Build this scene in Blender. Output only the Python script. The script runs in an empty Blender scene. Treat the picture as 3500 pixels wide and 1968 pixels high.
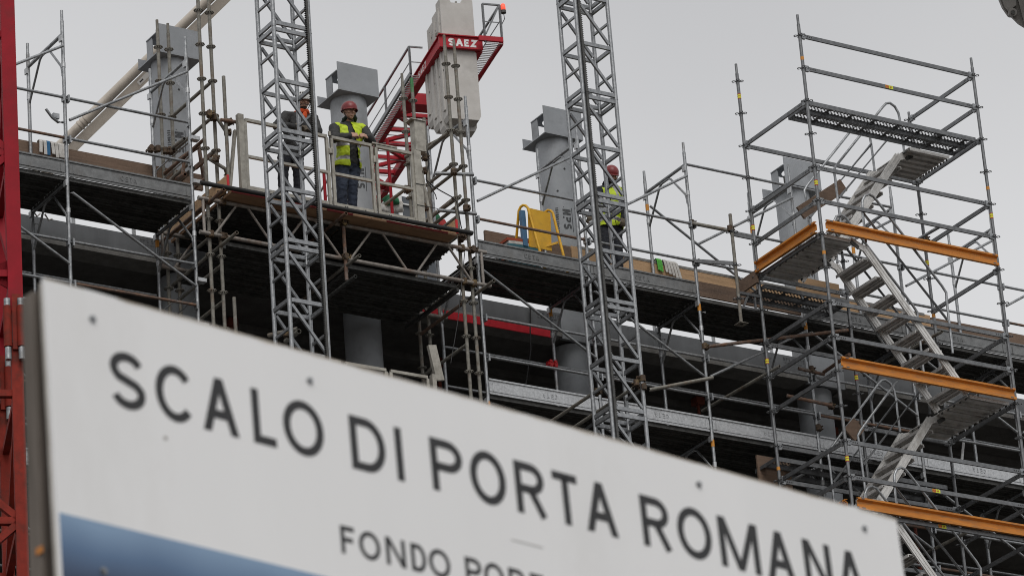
import bpy, bmesh, math, random
import numpy as np
from mathutils import Vector, Matrix, noise
random.seed(7)
D = bpy.data
S = bpy.context.scene
COL = S.collection
H = 28.38                       # survey datum: top node of the stair tower above the ground
# ------------------------------------------------------------------ camera
F_PX, HEAD, PITCH, ROLL = 14689.1, math.radians(33.68447), math.radians(23.96287), math.radians(-4.55543)
CAM = np.array([-32.6419, -41.39443, -26.78048])
FW = np.array([math.sin(HEAD)*math.cos(PITCH), math.cos(HEAD)*math.cos(PITCH), math.sin(PITCH)])
R0 = np.array([math.cos(HEAD), -math.sin(HEAD), 0.0]); U0 = np.cross(R0, FW)
RT = R0*math.cos(ROLL)+U0*math.sin(ROLL); UP = -R0*math.sin(ROLL)+U0*math.cos(ROLL)
cd = D.cameras.new('camera'); cam = D.objects.new('camera', cd); COL.objects.link(cam)
M = Matrix.Identity(4)
for i in range(3):
    M[i][0], M[i][1], M[i][2], M[i][3] = RT[i], UP[i], -FW[i], CAM[i]+(H if i == 2 else 0)
cam.matrix_world = M
cd.sensor_fit = 'HORIZONTAL'; cd.sensor_width = 36.0; cd.lens = F_PX/3500*36
cd.clip_start = 0.5; cd.clip_end = 3000
cd.dof.use_dof = True; cd.dof.focus_distance = 59.0; cd.dof.aperture_fstop = 10.0
S.camera = cam
S.render.resolution_x, S.render.resolution_y = 1024, 575
# ------------------------------------------------------------------ sky and sun
SUN_EL, SUN_AZ = math.radians(50), math.radians(205)
W = D.worlds.new('World'); S.world = W; W.use_nodes = True
nt = W.node_tree; nt.nodes.clear()
N = nt.nodes.new; LK = nt.links.new
sky = N('ShaderNodeTexSky'); sky.sky_type = 'NISHITA'; sky.sun_disc = False
sky.sun_elevation = SUN_EL; sky.sun_rotation = SUN_AZ; sky.air_density = 1.0; sky.dust_density = 3.0
tc = N('ShaderNodeTexCoord'); nz = N('ShaderNodeTexNoise'); nz.inputs['Scale'].default_value = 2.6; nz.inputs['Detail'].default_value = 5; nz.inputs['Roughness'].default_value = .45
rp = N('ShaderNodeValToRGB'); rp.color_ramp.elements[0].position = .30; rp.color_ramp.elements[1].position = .72
rp.color_ramp.elements[0].color = (.86, .86, .867, 1); rp.color_ramp.elements[1].color = (1.12, 1.12, 1.12, 1)
sx = N('ShaderNodeSeparateXYZ'); er = N('ShaderNodeValToRGB'); e = er.color_ramp.elements
e[0].position = .30; e[0].color = (9.3, 9.28, 9.25, 1); e[1].position = .51; e[1].color = (5.9, 5.9, 5.95, 1)
hz_ = e.new(0.02); hz_.color = (6.8, 6.8, 6.85, 1)
ml = N('ShaderNodeMixRGB'); ml.blend_type = 'MULTIPLY'; ml.inputs[0].default_value = 1.0
mx = N('ShaderNodeMixRGB'); mx.inputs[0].default_value = .94
bg = N('ShaderNodeBackground'); bg.inputs[1].default_value = .1
wo = N('ShaderNodeOutputWorld')
LK(tc.outputs['Generated'], nz.inputs['Vector']); LK(nz.outputs['Fac'], rp.inputs[0]); LK(sky.outputs[0], mx.inputs[1]); LK(tc.outputs['Generated'], sx.inputs[0]); LK(sx.outputs['Z'], er.inputs[0]); LK(er.outputs[0], ml.inputs[1]); LK(rp.outputs[0], ml.inputs[2]); LK(ml.outputs[0], mx.inputs[2]); LK(mx.outputs[0], bg.inputs[0]); LK(bg.outputs[0], wo.inputs[0])
sd = D.lights.new('sun', 'SUN'); sd.energy = 1.5; sd.angle = math.radians(35); sd.color = (1, .98, .95)
so = D.objects.new('sun', sd); COL.objects.link(so)
sdir = Vector((math.sin(SUN_AZ)*math.cos(SUN_EL), math.cos(SUN_AZ)*math.cos(SUN_EL), math.sin(SUN_EL)))
so.rotation_euler = sdir.to_track_quat('Z', 'Y').to_euler(); so.location = (0, -20, 60)
S.view_settings.view_transform = 'Standard'; S.view_settings.look = 'None'; S.view_settings.exposure = 0.0; S.view_settings.gamma = 1.0
S.render.engine = 'CYCLES'
S.cycles.pixel_filter_type = 'BLACKMAN_HARRIS'; S.cycles.filter_width = 1.0

# ------------------------------------------------------------------ helpers
def ray(p): return FW+RT*(p[0]-1750)/F_PX-UP*(p[1]-984)/F_PX
def atY(p, Y): d = ray(p); return Vector(CAM+d*((Y-CAM[1])/d[1]))
def atX(p, X): d = ray(p); return Vector(CAM+d*((X-CAM[0])/d[0]))
def atZ(p, Z): d = ray(p); return Vector(CAM+d*((Z-CAM[2])/d[2]))
def atD(p, dist): d = ray(p); return Vector(CAM+d*(dist/np.linalg.norm(d)))
def tile(x0, y0, s): return lambda x, y: (x0+x/s, y0+y/s)
t1 = tile(0, 0, 2.4133); t2 = tile(0, 500, 2.4133); t3 = tile(800, 0, 2.4133); t4 = tile(800, 500, 2.4133); t5 = tile(1600, 0, 2.4133); t6 = tile(1600, 500, 2.4133)
u1 = tile(2500, 0, 2.171); u2 = tile(2500, 600, 2.171); u3 = tile(1600, 1000, 2.171); u4 = tile(2500, 1200, 1.885)
sa = tile(0, 880, 1.3307); sb = tile(1500, 1200, 1.5153); ra = tile(1200, 0, 3.2182); rb = tile(1200, 400, 3.2182); la = tile(450, 0, 3.2182); lb = tile(450, 400, 3.2182)
V = Vector

class MB:
    def __init__(s): s.v = []; s.f = []; s.sm = []
    def add(s, vs, fs, smooth=False):
        o = len(s.v); s.v += [V(v) for v in vs]; s.f += [tuple(i+o for i in f) for f in fs]; s.sm += [smooth]*len(fs); return s
    def frame(s, d, up=None):
        d = V(d).normalized(); up = V(up) if up else (V((0, 0, 1)) if abs(d.z) < .95 else V((0, 1, 0)))
        a = d.cross(up)
        if a.length < 1e-6: a = d.cross(V((1, 0, 0)))
        a.normalize(); b = a.cross(d).normalized(); return d, a, b
    def tube(s, p, q, r, r2=None, n=10, caps=True, hollow=False):
        p, q = V(p), V(q); r2 = r if r2 is None else r2
        if (q-p).length < 1e-6: return s
        d, a, b = s.frame(q-p); vs = []
        for c, rr in ((p, r), (q, r2)):
            for i in range(n):
                t = 2*math.pi*i/n; vs.append(c+a*math.cos(t)*rr+b*math.sin(t)*rr)
        s.add(vs, [(i, (i+1) % n, n+(i+1) % n, n+i) for i in range(n)], True)
        if hollow:
            vi = []
            for c, rr in ((p, r), (q, r2)):
                for i in range(n):
                    t = 2*math.pi*i/n; vi.append(c+a*math.cos(t)*rr*.82+b*math.sin(t)*rr*.82)
            s.add(vs+vi, [(i, 2*n+i, 2*n+(i+1) % n, (i+1) % n) for i in range(n)]+[(n+i, n+(i+1) % n, 3*n+(i+1) % n, 3*n+i) for i in range(n)]+[(2*n+i, 3*n+i, 3*n+(i+1) % n, 2*n+(i+1) % n) for i in range(n)])
        elif caps: s.add(vs, [tuple(range(n-1, -1, -1)), tuple(range(n, 2*n))])
        return s
    def path(s, pts, r, n=8):
        pts = [V(p) for p in pts]; m = len(pts); vs = []
        a0 = None
        for k in range(m):
            d = (pts[min(k+1, m-1)]-pts[max(k-1, 0)]).normalized()
            if a0 is None: _, a, b = s.frame(d)
            else:
                a = (a0-d*a0.dot(d)).normalized(); b = d.cross(a)
            a0 = a
            for i in range(n):
                t = 2*math.pi*i/n; vs.append(pts[k]+a*math.cos(t)*r+b*math.sin(t)*r)
        fs = [(k*n+i, k*n+(i+1) % n, (k+1)*n+(i+1) % n, (k+1)*n+i) for k in range(m-1) for i in range(n)]
        s.add(vs, fs, True); s.add(vs, [tuple(range(n-1, -1, -1)), tuple(range((m-1)*n, m*n))]); return s
    def box(s, a, b):
        x0, y0, z0 = [min(a[i], b[i]) for i in range(3)]; x1, y1, z1 = [max(a[i], b[i]) for i in range(3)]
        return s.add([(x0, y0, z0), (x1, y0, z0), (x1, y1, z0), (x0, y1, z0), (x0, y0, z1), (x1, y0, z1), (x1, y1, z1), (x0, y1, z1)],
                     [(0, 3, 2, 1), (4, 5, 6, 7), (0, 1, 5, 4), (1, 2, 6, 5), (2, 3, 7, 6), (3, 0, 4, 7)])
    def bar(s, p, q, w, h, up=None):
        p, q = V(p), V(q); d, a, b = s.frame(q-p, up); vs = []
        for c in (p, q):
            for (i, j) in ((-1, -1), (1, -1), (1, 1), (-1, 1)): vs.append(c+a*i*w/2+b*j*h/2)
        return s.add(vs, [(3, 2, 1, 0), (4, 5, 6, 7), (0, 1, 5, 4), (1, 2, 6, 5), (2, 3, 7, 6), (3, 0, 4, 7)])
    def extr(s, poly, o, ax, ay, az, L):
        """polygon (list of 2-D points) in the ax/ay plane at o, extruded by L along az"""
        o, ax, ay, az = V(o), V(ax), V(ay), V(az); n = len(poly)
        vs = [o+ax*x+ay*y for x, y in poly]+[o+ax*x+ay*y+az*L for x, y in poly]
        return s.add(vs, [tuple(range(n-1, -1, -1)), tuple(range(n, 2*n))]+[(i, (i+1) % n, n+(i+1) % n, n+i) for i in range(n)])
    def lathe(s, prof, c, ax, n=16):
        c = V(c); d, a, b = s.frame(ax); vs = []
        for r, h in prof:
            for i in range(n):
                t = 2*math.pi*i/n; vs.append(c+d*h+a*math.cos(t)*r+b*math.sin(t)*r)
        m = len(prof)
        s.add(vs, [(k*n+i, k*n+(i+1) % n, (k+1)*n+(i+1) % n, (k+1)*n+i) for k in range(m-1) for i in range(n)], True); return s
    def mesh(s, name, off=V((0, 0, 0))):
        me = D.meshes.new(name); me.from_pydata([v-off for v in s.v], [], s.f)
        me.polygons.foreach_set('use_smooth', s.sm); me.update()
        bm = bmesh.new(); bm.from_mesh(me); bmesh.ops.recalc_face_normals(bm, faces=bm.faces); bm.to_mesh(me); bm.free()
        return me

WT = {}
def root(name, label, cat, base, group=None):
    o = D.objects.new(name, None); COL.objects.link(o); o.empty_display_size = .2
    b = V(base); o.location = b+V((0, 0, H)); WT[o.name] = b
    o['label'] = label; o['category'] = cat
    if group: o['group'] = group
    return o
def thing(name, mb, mat, label, cat, base, group=None):
    b = V(base); o = D.objects.new(name, mb.mesh(name, b)); COL.objects.link(o); o.location = b+V((0, 0, H)); WT[o.name] = b
    o.data.materials.append(mat); o['label'] = label; o['category'] = cat
    if group: o['group'] = group
    return o
def struct(name, mb, mat):
    o = D.objects.new(name, mb.mesh(name)); COL.objects.link(o); o.location = (0, 0, H); WT[o.name] = V((0, 0, 0))
    o.data.materials.append(mat); o['kind'] = 'structure'; return o
def part(name, mb, mat, par, label=None, kind=None):
    o = D.objects.new(name, mb.mesh(name, WT[par.name])); COL.objects.link(o); o.parent = par; WT[o.name] = WT[par.name].copy()
    o.data.materials.append(mat)
    if label: o['label'] = label
    if kind: o['kind'] = kind
    return o
def inst(name, me, par, pos, rot=None):
    """one more piece that shares its mesh data"""
    o = D.objects.new(name, me); COL.objects.link(o); o.parent = par; o.location = V(pos)-WT[par.name]; WT[o.name] = V(pos)
    if rot: o.rotation_euler = rot
    return o
def T(p, q, r=.024, **k): return MB().tube(p, q, r, **k)
def B(a, b): return MB().box(a, b)
def BAR(p, q, w, h, up=None): return MB().bar(p, q, w, h, up)

# ------------------------------------------------------------------ materials
def mat(name, c1, c2=None, rough=.6, metal=0.0, scale=6.0, detail=6, bump=0.0, bscale=60, c3=None, c3scale=1.3, c3amt=.5, stretch=None, spec=.5, p0=.35, p1=.65):
    m = D.materials.new(name); m.use_nodes = True; t = m.node_tree; b = t.nodes['Principled BSDF']
    b.inputs['Roughness'].default_value = rough; b.inputs['Metallic'].default_value = metal
    b.inputs['Specular IOR Level'].default_value = spec
    g = t.nodes.new('ShaderNodeNewGeometry'); src = g.outputs['Position']
    if stretch:
        mp = t.nodes.new('ShaderNodeMapping'); mp.inputs['Scale'].default_value = stretch; t.links.new(src, mp.inputs[0]); src = mp.outputs[0]
    n = t.nodes.new('ShaderNodeTexNoise'); n.inputs['Scale'].default_value = scale; n.inputs['Detail'].default_value = detail; n.inputs['Roughness'].default_value = .6
    t.links.new(src, n.inputs['Vector'])
    r = t.nodes.new('ShaderNodeValToRGB'); r.color_ramp.elements[0].position = p0; r.color_ramp.elements[1].position = p1
    c2 = c2 or tuple(x*.8 for x in c1)
    r.color_ramp.elements[0].color = (*c1, 1); r.color_ramp.elements[1].color = (*c2, 1)
    t.links.new(n.outputs['Fac'], r.inputs[0]); out = r.outputs[0]
    if c3:
        n2 = t.nodes.new('ShaderNodeTexNoise'); n2.inputs['Scale'].default_value = c3scale; n2.inputs['Detail'].default_value = 8; n2.inputs['Roughness'].default_value = .7
        t.links.new(src, n2.inputs['Vector'])
        r2 = t.nodes.new('ShaderNodeValToRGB'); r2.color_ramp.elements[0].position = .52; r2.color_ramp.elements[1].position = .68
        r2.color_ramp.elements[0].color = (0, 0, 0, 1); r2.color_ramp.elements[1].color = (c3amt,)*3+(1,)
        x = t.nodes.new('ShaderNodeMixRGB'); x.inputs[2].default_value = (*c3, 1)
        t.links.new(n2.outputs['Fac'], r2.inputs[0]); t.links.new(r2.outputs[0], x.inputs[0]); t.links.new(out, x.inputs[1]); out = x.outputs[0]
    t.links.new(out, b.inputs['Base Color'])
    if bump:
        n3 = t.nodes.new('ShaderNodeTexNoise'); n3.inputs['Scale'].default_value = bscale; n3.inputs['Detail'].default_value = 4
        t.links.new(src, n3.inputs['Vector'])
        bp = t.nodes.new('ShaderNodeBump'); bp.inputs['Strength'].default_value = bump; bp.inputs['Distance'].default_value = .01
        t.links.new(n3.outputs['Fac'], bp.inputs['Height']); t.links.new(bp.outputs[0], b.inputs['Normal'])
    return m
GALV = mat('galvanised_steel', (.38, .39, .40), (.22, .23, .24), .42, .75, 22, bump=.15, bscale=90, c3=(.16, .15, .14), c3scale=3.5, c3amt=.6)
GALVB = mat('bright_galvanised_steel', (.56, .57, .58), (.40, .41, .42), .42, .55, 30, bump=.1, c3=(.25, .25, .25), c3scale=4, c3amt=.4)
MASTG = mat('mast_galvanised_steel', (.34, .35, .36), (.22, .23, .24), .42, .65, 26, bump=.15, c3=(.2, .2, .2), c3scale=3, c3amt=.4)
OLDT = mat('weathered_tube', (.26, .25, .22), (.15, .14, .12), .7, .25, 16, c3=(.16, .10, .06), c3scale=5, c3amt=.7, bump=.3)
DARKT = mat('dark_tube', (.09, .09, .085), (.05, .05, .048), .6, .3, 16, bump=.3)
RUST = mat('rusty_coupler', (.12, .075, .045), (.05, .04, .032), .75, .35, 30, bump=.4, c3=(.42, .30, .12), c3scale=9, c3amt=.6)
RUSTT = mat('rusty_tube', (.22, .12, .075), (.12, .09, .075), .8, .2, 14, bump=.3, c3=(.3, .28, .26), c3scale=4, c3amt=.7)
TRUSS = mat('old_truss_steel', (.36, .33, .30), (.22, .20, .18), .65, .35, 12, bump=.3, c3=(.24, .13, .08), c3scale=3.5, c3amt=.6)
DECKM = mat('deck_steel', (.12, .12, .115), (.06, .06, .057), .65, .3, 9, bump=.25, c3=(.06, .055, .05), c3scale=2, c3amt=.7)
TOEG = mat('grey_toe_board', (.22, .225, .225), (.15, .153, .155), .5, .45, 10, bump=.2, c3=(.14, .13, .12), c3scale=3, c3amt=.6)
ALU = mat('aluminium', (.72, .71, .69), (.55, .54, .52), .5, .4, 12, bump=.15, c3=(.30, .27, .24), c3scale=4, c3amt=.6, stretch=(1, 1, .6))
ALUD = mat('scuffed_aluminium_deck', (.62, .61, .59), (.46, .45, .44), .5, .2, 9, bump=.2, c3=(.12, .11, .1), c3scale=3, c3amt=.6)
PERIG = mat('ledger_steel', (.20, .205, .21), (.13, .134, .14), .45, .65, 18, bump=.15, c3=(.12, .12, .12), c3scale=3, c3amt=.5)
ORANGE = mat('orange_coating', (.60, .22, .02), (.46, .16, .016), .55, 0, 7, bump=.15, c3=(.22, .13, .07), c3scale=6, c3amt=.75, stretch=(.5, .5, 2.5))
WOOD = mat('weathered_wood', (.20, .13, .09), (.12, .08, .055), .8, 0, 5, bump=.4, stretch=(.6, 3, 9), c3=(.07, .05, .04), c3scale=1.5, c3amt=.6, p0=.25, p1=.75)
PALEW = mat('pale_wood', (.52, .34, .19), (.40, .25, .135), .75, 0, 5, bump=.3, stretch=(.6, 3, 9), c3=(.24, .15, .09), c3scale=1.2, c3amt=.6, p0=.25, p1=.75)
PLY = mat('plywood', (.44, .27, .16), (.32, .19, .11), .75, 0, 5, bump=.3, stretch=(.5, 3, 3), c3=(.16, .10, .07), c3scale=1.5, c3amt=.5)
REDP = mat('red_paint_edge', (.58, .018, .025), (.45, .015, .02), .6, 0, 12, bump=.2)
CRANE = mat('red_crane_paint', (.31, .008, .018), (.25, .007, .015), .65, 0, 4, spec=.2, bump=.08, c3=(.12, .02, .02), c3scale=2.5, c3amt=.4)
CRANEB = mat('red_jib_paint', (.42, .012, .024), (.34, .010, .02), .55, 0, 4, bump=.08, spec=.3, c3=(.2, .02, .02), c3scale=2.5, c3amt=.4)
REDE = mat('worn_red_edge', (.26, .02, .02), (.17, .02, .018), .7, 0, 12, bump=.2)
CRANEO = mat('faded_crane_paint', (.25, .026, .015), (.17, .02, .012), .7, 0, 8, spec=.2, bump=.25, c3=(.10, .03, .02), c3scale=4, c3amt=.7)
CREAM = mat('cream_boom_paint', (.56, .50, .43), (.47, .42, .36), .4, 0, 5, bump=.05, c3=(.26, .22, .18), c3scale=3, c3amt=.5)
CONC = mat('cast_concrete', (.52, .50, .475), (.46, .44, .415), .9, 0, 3, bump=.2, bscale=30, c3=(.33, .315, .295), c3scale=.9, c3amt=.45)
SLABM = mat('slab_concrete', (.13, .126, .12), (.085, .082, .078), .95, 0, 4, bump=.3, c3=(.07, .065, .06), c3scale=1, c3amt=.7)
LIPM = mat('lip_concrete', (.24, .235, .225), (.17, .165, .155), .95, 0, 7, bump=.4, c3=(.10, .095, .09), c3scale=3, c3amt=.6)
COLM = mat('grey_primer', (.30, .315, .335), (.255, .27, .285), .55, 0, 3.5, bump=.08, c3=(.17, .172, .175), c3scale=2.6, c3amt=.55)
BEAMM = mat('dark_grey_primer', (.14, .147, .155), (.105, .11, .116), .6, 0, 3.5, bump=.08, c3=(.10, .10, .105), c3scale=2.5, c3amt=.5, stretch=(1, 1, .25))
BLACK = mat('black_rubber', (.018, .018, .018), (.01, .01, .01), .6, 0)
INK = mat('printed_charcoal', (.028, .028, .03), (.022, .022, .024), .6, 0)
STENC = mat('stencil_black', (.04, .042, .045), (.09, .095, .10), .8, 0, 40)
WHITEP = mat('white_print', (.78, .78, .77), (.70, .70, .69), .6, 0)
SIGNW = mat('sign_panel_white', (.83, .83, .832), (.80, .80, .803), .45, 0, 2, c3=(.64, .63, .61), c3scale=1.4, c3amt=.3, stretch=(1, 1, .35))
SIGNE = mat('sign_panel_edge', (.42, .40, .37), (.30, .28, .25), .7, 0, 9)
POSTW = mat('sign_post_wood', (.17, .145, .125), (.10, .084, .07), .85, 0, 6, stretch=(4, 4, .5))
POSTD = mat('dark_post_wood', (.06, .045, .036), (.035, .028, .022), .9, 0, 6, stretch=(4, 4, .5))
SKIN = mat('skin', (.46, .27, .19), (.40, .22, .155), .5, 0, 30)
HAIR = mat('dark_hair', (.02, .016, .013), (.03, .024, .02), .7, 0, 40)
JACK = mat('charcoal_jacket', (.034, .034, .033), (.019, .019, .019), .75, 0, 14, bump=.5, bscale=35)
DGREEN = mat('dark_green_hood', (.014, .032, .022), (.01, .02, .014), .85, 0)
NAVY = mat('navy_trousers', (.016, .018, .026), (.01, .011, .016), .85, 0, 14, bump=.4, bscale=35)
JEANS = mat('blue_denim', (.024, .035, .062), (.014, .02, .036), .85, 0, 9, bump=.4, bscale=40, c3=(.07, .09, .13), c3scale=6, c3amt=.6)
HIVIS = mat('hi_vis_yellow', (.55, .70, .02), (.46, .60, .015), .65, 0, 8, bump=.35, bscale=25)
REFL = mat('reflective_tape', (.42, .41, .42), (.34, .33, .34), .4, .3, 20)
ORNG = mat('orange_collar', (.75, .10, .02), (.6, .08, .015), .8, 0)
HELR = mat('red_helmet', (.24, .026, .028), (.17, .02, .021), .4, 0, 14, c3=(.14, .03, .03), c3scale=9, c3amt=.5)
HELW = mat('white_helmet', (.72, .72, .70), (.6, .6, .58), .35, 0, 10)
GLOVE = mat('work_glove', (.16, .13, .09), (.08, .065, .05), .85, 0, 30)
YEL = mat('yellow_coating', (.82, .46, .02), (.74, .40, .016), .5, 0, 6, bump=.06, c3=(.4, .24, .05), c3scale=4, c3amt=.4)
BLUE = mat('blue_plastic', (.06, .17, .30), (.045, .13, .24), .5, 0, 6)
STRW = mat('white_webbing', (.62, .60, .57), (.48, .46, .43), .85, 0, 12, c3=(.2, .17, .14), c3scale=5, c3amt=.7)
STRG = mat('green_webbing', (.10, .45, .05), (.06, .32, .05), .8, 0, 10)
STRB = mat('blue_webbing', (.03, .15, .30), (.02, .10, .22), .8, 0, 10)
MATC = mat('striped_mat_teal', (.05, .16, .20), (.04, .12, .15), .85, 0)
MATR = mat('striped_mat_rust', (.36, .07, .03), (.30, .055, .025), .85, 0)
TAGY = mat('yellow_tag', (.70, .78, .04), (.6, .68, .03), .6, 0)
TAGO = mat('orange_tag', (.62, .26, .03), (.5, .2, .02), .6, 0)
TAGR = mat('red_tag', (.45, .03, .02), (.4, .02, .02), .6, 0)
PROPM = mat('oxide_red_prop', (.22, .05, .03), (.14, .035, .02), .75, .1, 12)
GROUND = mat('site_ground', (.085, .078, .068), (.05, .046, .04), .95, 0, .6, bump=.3, bscale=3, c3=(.22, .21, .19), c3scale=.2, c3amt=.6)
DGREY = mat('grey_panel', (.10, .11, .13), (.08, .09, .10), .6, 0)
FLAGG = mat('green_fabric', (.02, .16, .07), (.015, .11, .05), .8, 0)
FLAGR = mat('red_fabric', (.40, .03, .03), (.3, .02, .02), .8, 0)
MACH = mat('machine_grey', (.26, .25, .235), (.20, .19, .18), .5, .1, 5, c3=(.10, .095, .09), c3scale=3, c3amt=.5)
MESHW = mat('walkway_mesh', (.34, .34, .34), (.26, .26, .26), .6, .4, 30)
def emis(name, col, st):
    m = D.materials.new(name); m.use_nodes = True; b = m.node_tree.nodes['Principled BSDF']
    b.inputs['Base Color'].default_value = (*col, 1); b.inputs['Emission Color'].default_value = (*col, 1); b.inputs['Emission Strength'].default_value = st; return m
BEACON = emis('lit_red_beacon', (.75, .09, .05), 1.0)
def print_mat():
    m = D.materials.new('printed_sky_photo'); m.use_nodes = True; t = m.node_tree; b = t.nodes['Principled BSDF']; b.inputs['Roughness'].default_value = .45
    at = t.nodes.new('ShaderNodeUVMap'); sp = t.nodes.new('ShaderNodeSeparateXYZ'); r = t.nodes.new('ShaderNodeValToRGB')
    nz_ = t.nodes.new('ShaderNodeTexNoise'); nz_.inputs['Scale'].default_value = 3; ad = t.nodes.new('ShaderNodeMath'); ad.operation = 'MULTIPLY_ADD'; ad.inputs[1].default_value = .10
    t.links.new(at.outputs[0], sp.inputs[0]); t.links.new(at.outputs[0], nz_.inputs['Vector']); t.links.new(nz_.outputs['Fac'], ad.inputs[0]); t.links.new(sp.outputs['Y'], ad.inputs[2]); t.links.new(ad.outputs[0], r.inputs[0])
    e = r.color_ramp.elements; e[0].position = .80; e[0].color = (.018, .03, .065, 1); e[1].position = 1.0; e[1].color = (.22, .33, .48, 1)
    k = e.new(.87); k.color = (.035, .06, .12, 1); k = e.new(.93); k.color = (.09, .16, .28, 1)
    t.links.new(r.outputs[0], b.inputs['Base Color']); return m
PRINT = print_mat()

# ------------------------------------------------------------------ stroke lettering
def arc(cx, cy, rx, ry, a0, a1, n=14): return [(cx+rx*math.cos(math.radians(a0+(a1-a0)*i/n)), cy+ry*math.sin(math.radians(a0+(a1-a0)*i/n))) for i in range(n+1)]
# glyphs in a 1 x 1 box, centre lines; closed loops end with None
GL = {'O': [arc(.5, .5, .5, .5, 0, 360, 36)[:-1]+[None]], 'C': [arc(.52, .5, .5, .5, 40, 320, 28)],
      'S': [arc(.5, .745, .46, .255, 22, 180, 10)+[(.08, .66), (.2, .565), (.5, .5), (.8, .43), (.95, .33)]+arc(.5, .255, .47, .255, 0, -160, 12)],
      'A': [[(0, 0), (.5, 1), (1, 0)], [(.17, .32), (.83, .32)]], 'L': [[(0, 1), (0, 0), (1, 0)]], 'I': [[(0, 0), (0, 1)]],
      'D': [[(0, 0), (0, 1), (.45, 1)]+arc(.45, .5, .55, .5, 90, -90, 20)+[(0, 0), None]],
      'P': [[(0, 0), (0, 1), (.55, 1)]+arc(.55, .735, .45, .265, 90, -90, 14)+[(0, .47)]],
      'R': [[(0, 0), (0, 1), (.55, 1)]+arc(.55, .745, .42, .255, 90, -90, 14)+[(0, .49)], [(.5, .49), (1, 0)]],
      'T': [[(0, 1), (1, 1)], [(.5, 1), (.5, 0)]], 'M': [[(0, 0), (0, 1), (.5, .12), (1, 1), (1, 0)]], 'N': [[(0, 0), (0, 1), (1, 0), (1, 1)]],
      'F': [[(0, 0), (0, 1), (1, 1)], [(0, .52), (.85, .52)]], 'E': [[(1, 0), (0, 0), (0, 1), (1, 1)], [(0, .52), (.85, .52)]], 'Z': [[(0, 1), (1, 1), (0, 0), (1, 0)]],
      'U': [[(0, 1), (0, .4)]+arc(.5, .4, .5, .4, 180, 360, 12)+[(1, 1)]], 'Y': [[(0, 1), (.5, .5), (1, 1)], [(.5, .5), (.5, 0)]],
      '-': [[(0, .5), (1, .5)]]}
def ribbon(mb, pts, w, fn, depth):
    closed = pts[-1] is None
    if closed: pts = pts[:-1]
    if closed and (V(pts[0])-V(pts[-1])).length < 1e-5: pts = pts[:-1]
    pts = [p for i, p in enumerate(pts) if i == 0 or (V(p)-V(pts[i-1])).length > 1e-5]
    P = [V((x, y)) for x, y in pts]; n = len(P); Lf, Rt = [], []
    for i in range(n):
        a = P[i]-P[i-1] if (i > 0 or closed) else None
        b = P[(i+1) % n]-P[i] if (i < n-1 or closed) else None
        a = a or b; b = b or a; a = a.normalized(); b = b.normalized()
        na, nb = V((-a.y, a.x)), V((-b.y, b.x)); m = (na+nb)
        m = m.normalized() if m.length > .05 else na
        k = 1/max(.35, m.dot(na)); p = P[i].copy()
        Lf.append(p+m*w/2*k); Rt.append(p-m*w/2*k)
    m_ = n if closed else n-1
    vs = [fn(p.x, p.y, depth) for p in Lf+Rt]+[fn(p.x, p.y, 0) for p in Lf+Rt]
    fs = []
    for i in range(m_):
        j = (i+1) % n; fs += [(i, j, n+j, n+i), (2*n+i, 2*n+j, j, i), (n+i, n+j, 3*n+j, 3*n+i)]
    if not closed: fs += [(0, n, 3*n, 2*n), (n-1, 3*n-1, 4*n-1, 2*n-1)]
    mb.add(vs, fs)
def letter(ch, u0, u1, v0, v1, sw, fn, depth=.001):
    """one letter whose inked outline fills u0..u1, v0..v1; fn(u, v, d) gives the point on the surface"""
    mb = MB(); h = sw/2
    if ch in 'AMN':
        k = [0]
        def quad(xa, xb, ya, yb, w):      # slanted stroke with level ends: left x at the bottom / at the top
            dd = depth+.0002*k[0]; k[0] += 1
            for t_ in range(6):
                f0_, f1_ = t_/6, (t_+1)/6; y0_, y1_ = ya+(yb-ya)*f0_, ya+(yb-ya)*f1_; x0_, x1_ = xa+(xb-xa)*f0_, xa+(xb-xa)*f1_
                c_ = [(x0_, y0_), (x0_+w, y0_), (x1_+w, y1_), (x1_, y1_)]
                vs = [fn(x, y, dd) for x, y in c_]+[fn(x, y, 0) for x, y in c_]
                mb.add(vs, [(0, 1, 2, 3), (0, 4, 5, 1), (1, 5, 6, 2), (2, 6, 7, 3), (3, 7, 4, 0)])
        wd = sw*1.08; W_ = u1-u0; m_ = (u0+u1)/2; hh = v1-v0
        if ch == 'A':
            quad(u0, m_-wd/2, v0, v1, wd); quad(u1-wd, m_-wd/2, v0, v1, wd); f0, f1 = .26, .26+sw/hh
            quad(u0+W_*.5*f0+wd*.5, u0+W_*.5*f0+wd*.5, v0+hh*f0, v0+hh*f1, W_-W_*f0-wd)
        elif ch == 'M':
            quad(u0, u0, v0, v1, sw); quad(u1-sw, u1-sw, v0, v1, sw); quad(m_-sw*.5, u0+sw*.2, v0, v1, sw); quad(m_-sw*.5, u1-sw*1.2, v0, v1, sw)
        else:
            quad(u0, u0, v0, v1, sw); quad(u1-sw, u1-sw, v0, v1, sw); quad(u1-sw*1.15, u0+sw*.15, v0, v1, sw)
        return mb
    if ch in 'SCO': v0, v1 = v0-.01*(v1-v0), v1+.01*(v1-v0)
    au = 0 if ch in 'AMNZ' and False else h
    X0, X1, Y0, Y1 = u0+au, u1-au, v0+h, v1-h
    if ch == 'A': Y0, Y1 = v0, v1-h*1.2
    for st in GL[ch]:
        pts = [None if p is None else (X0+p[0]*(X1-X0), Y0+p[1]*(Y1-Y0)) for p in st]
        if ch in 'IPRDFLTMNE' and st[0] is not None:
            pts = [None if p is None else (p[0], (v0 if (st[i][1] == 0 and ch in 'IPRFTMN') else (v1 if st[i][1] == 1 and ch in 'ILMN' else p[1]))) for i, p in enumerate(pts)]
        ribbon(mb, pts, sw, fn, depth)
    return mb
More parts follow.
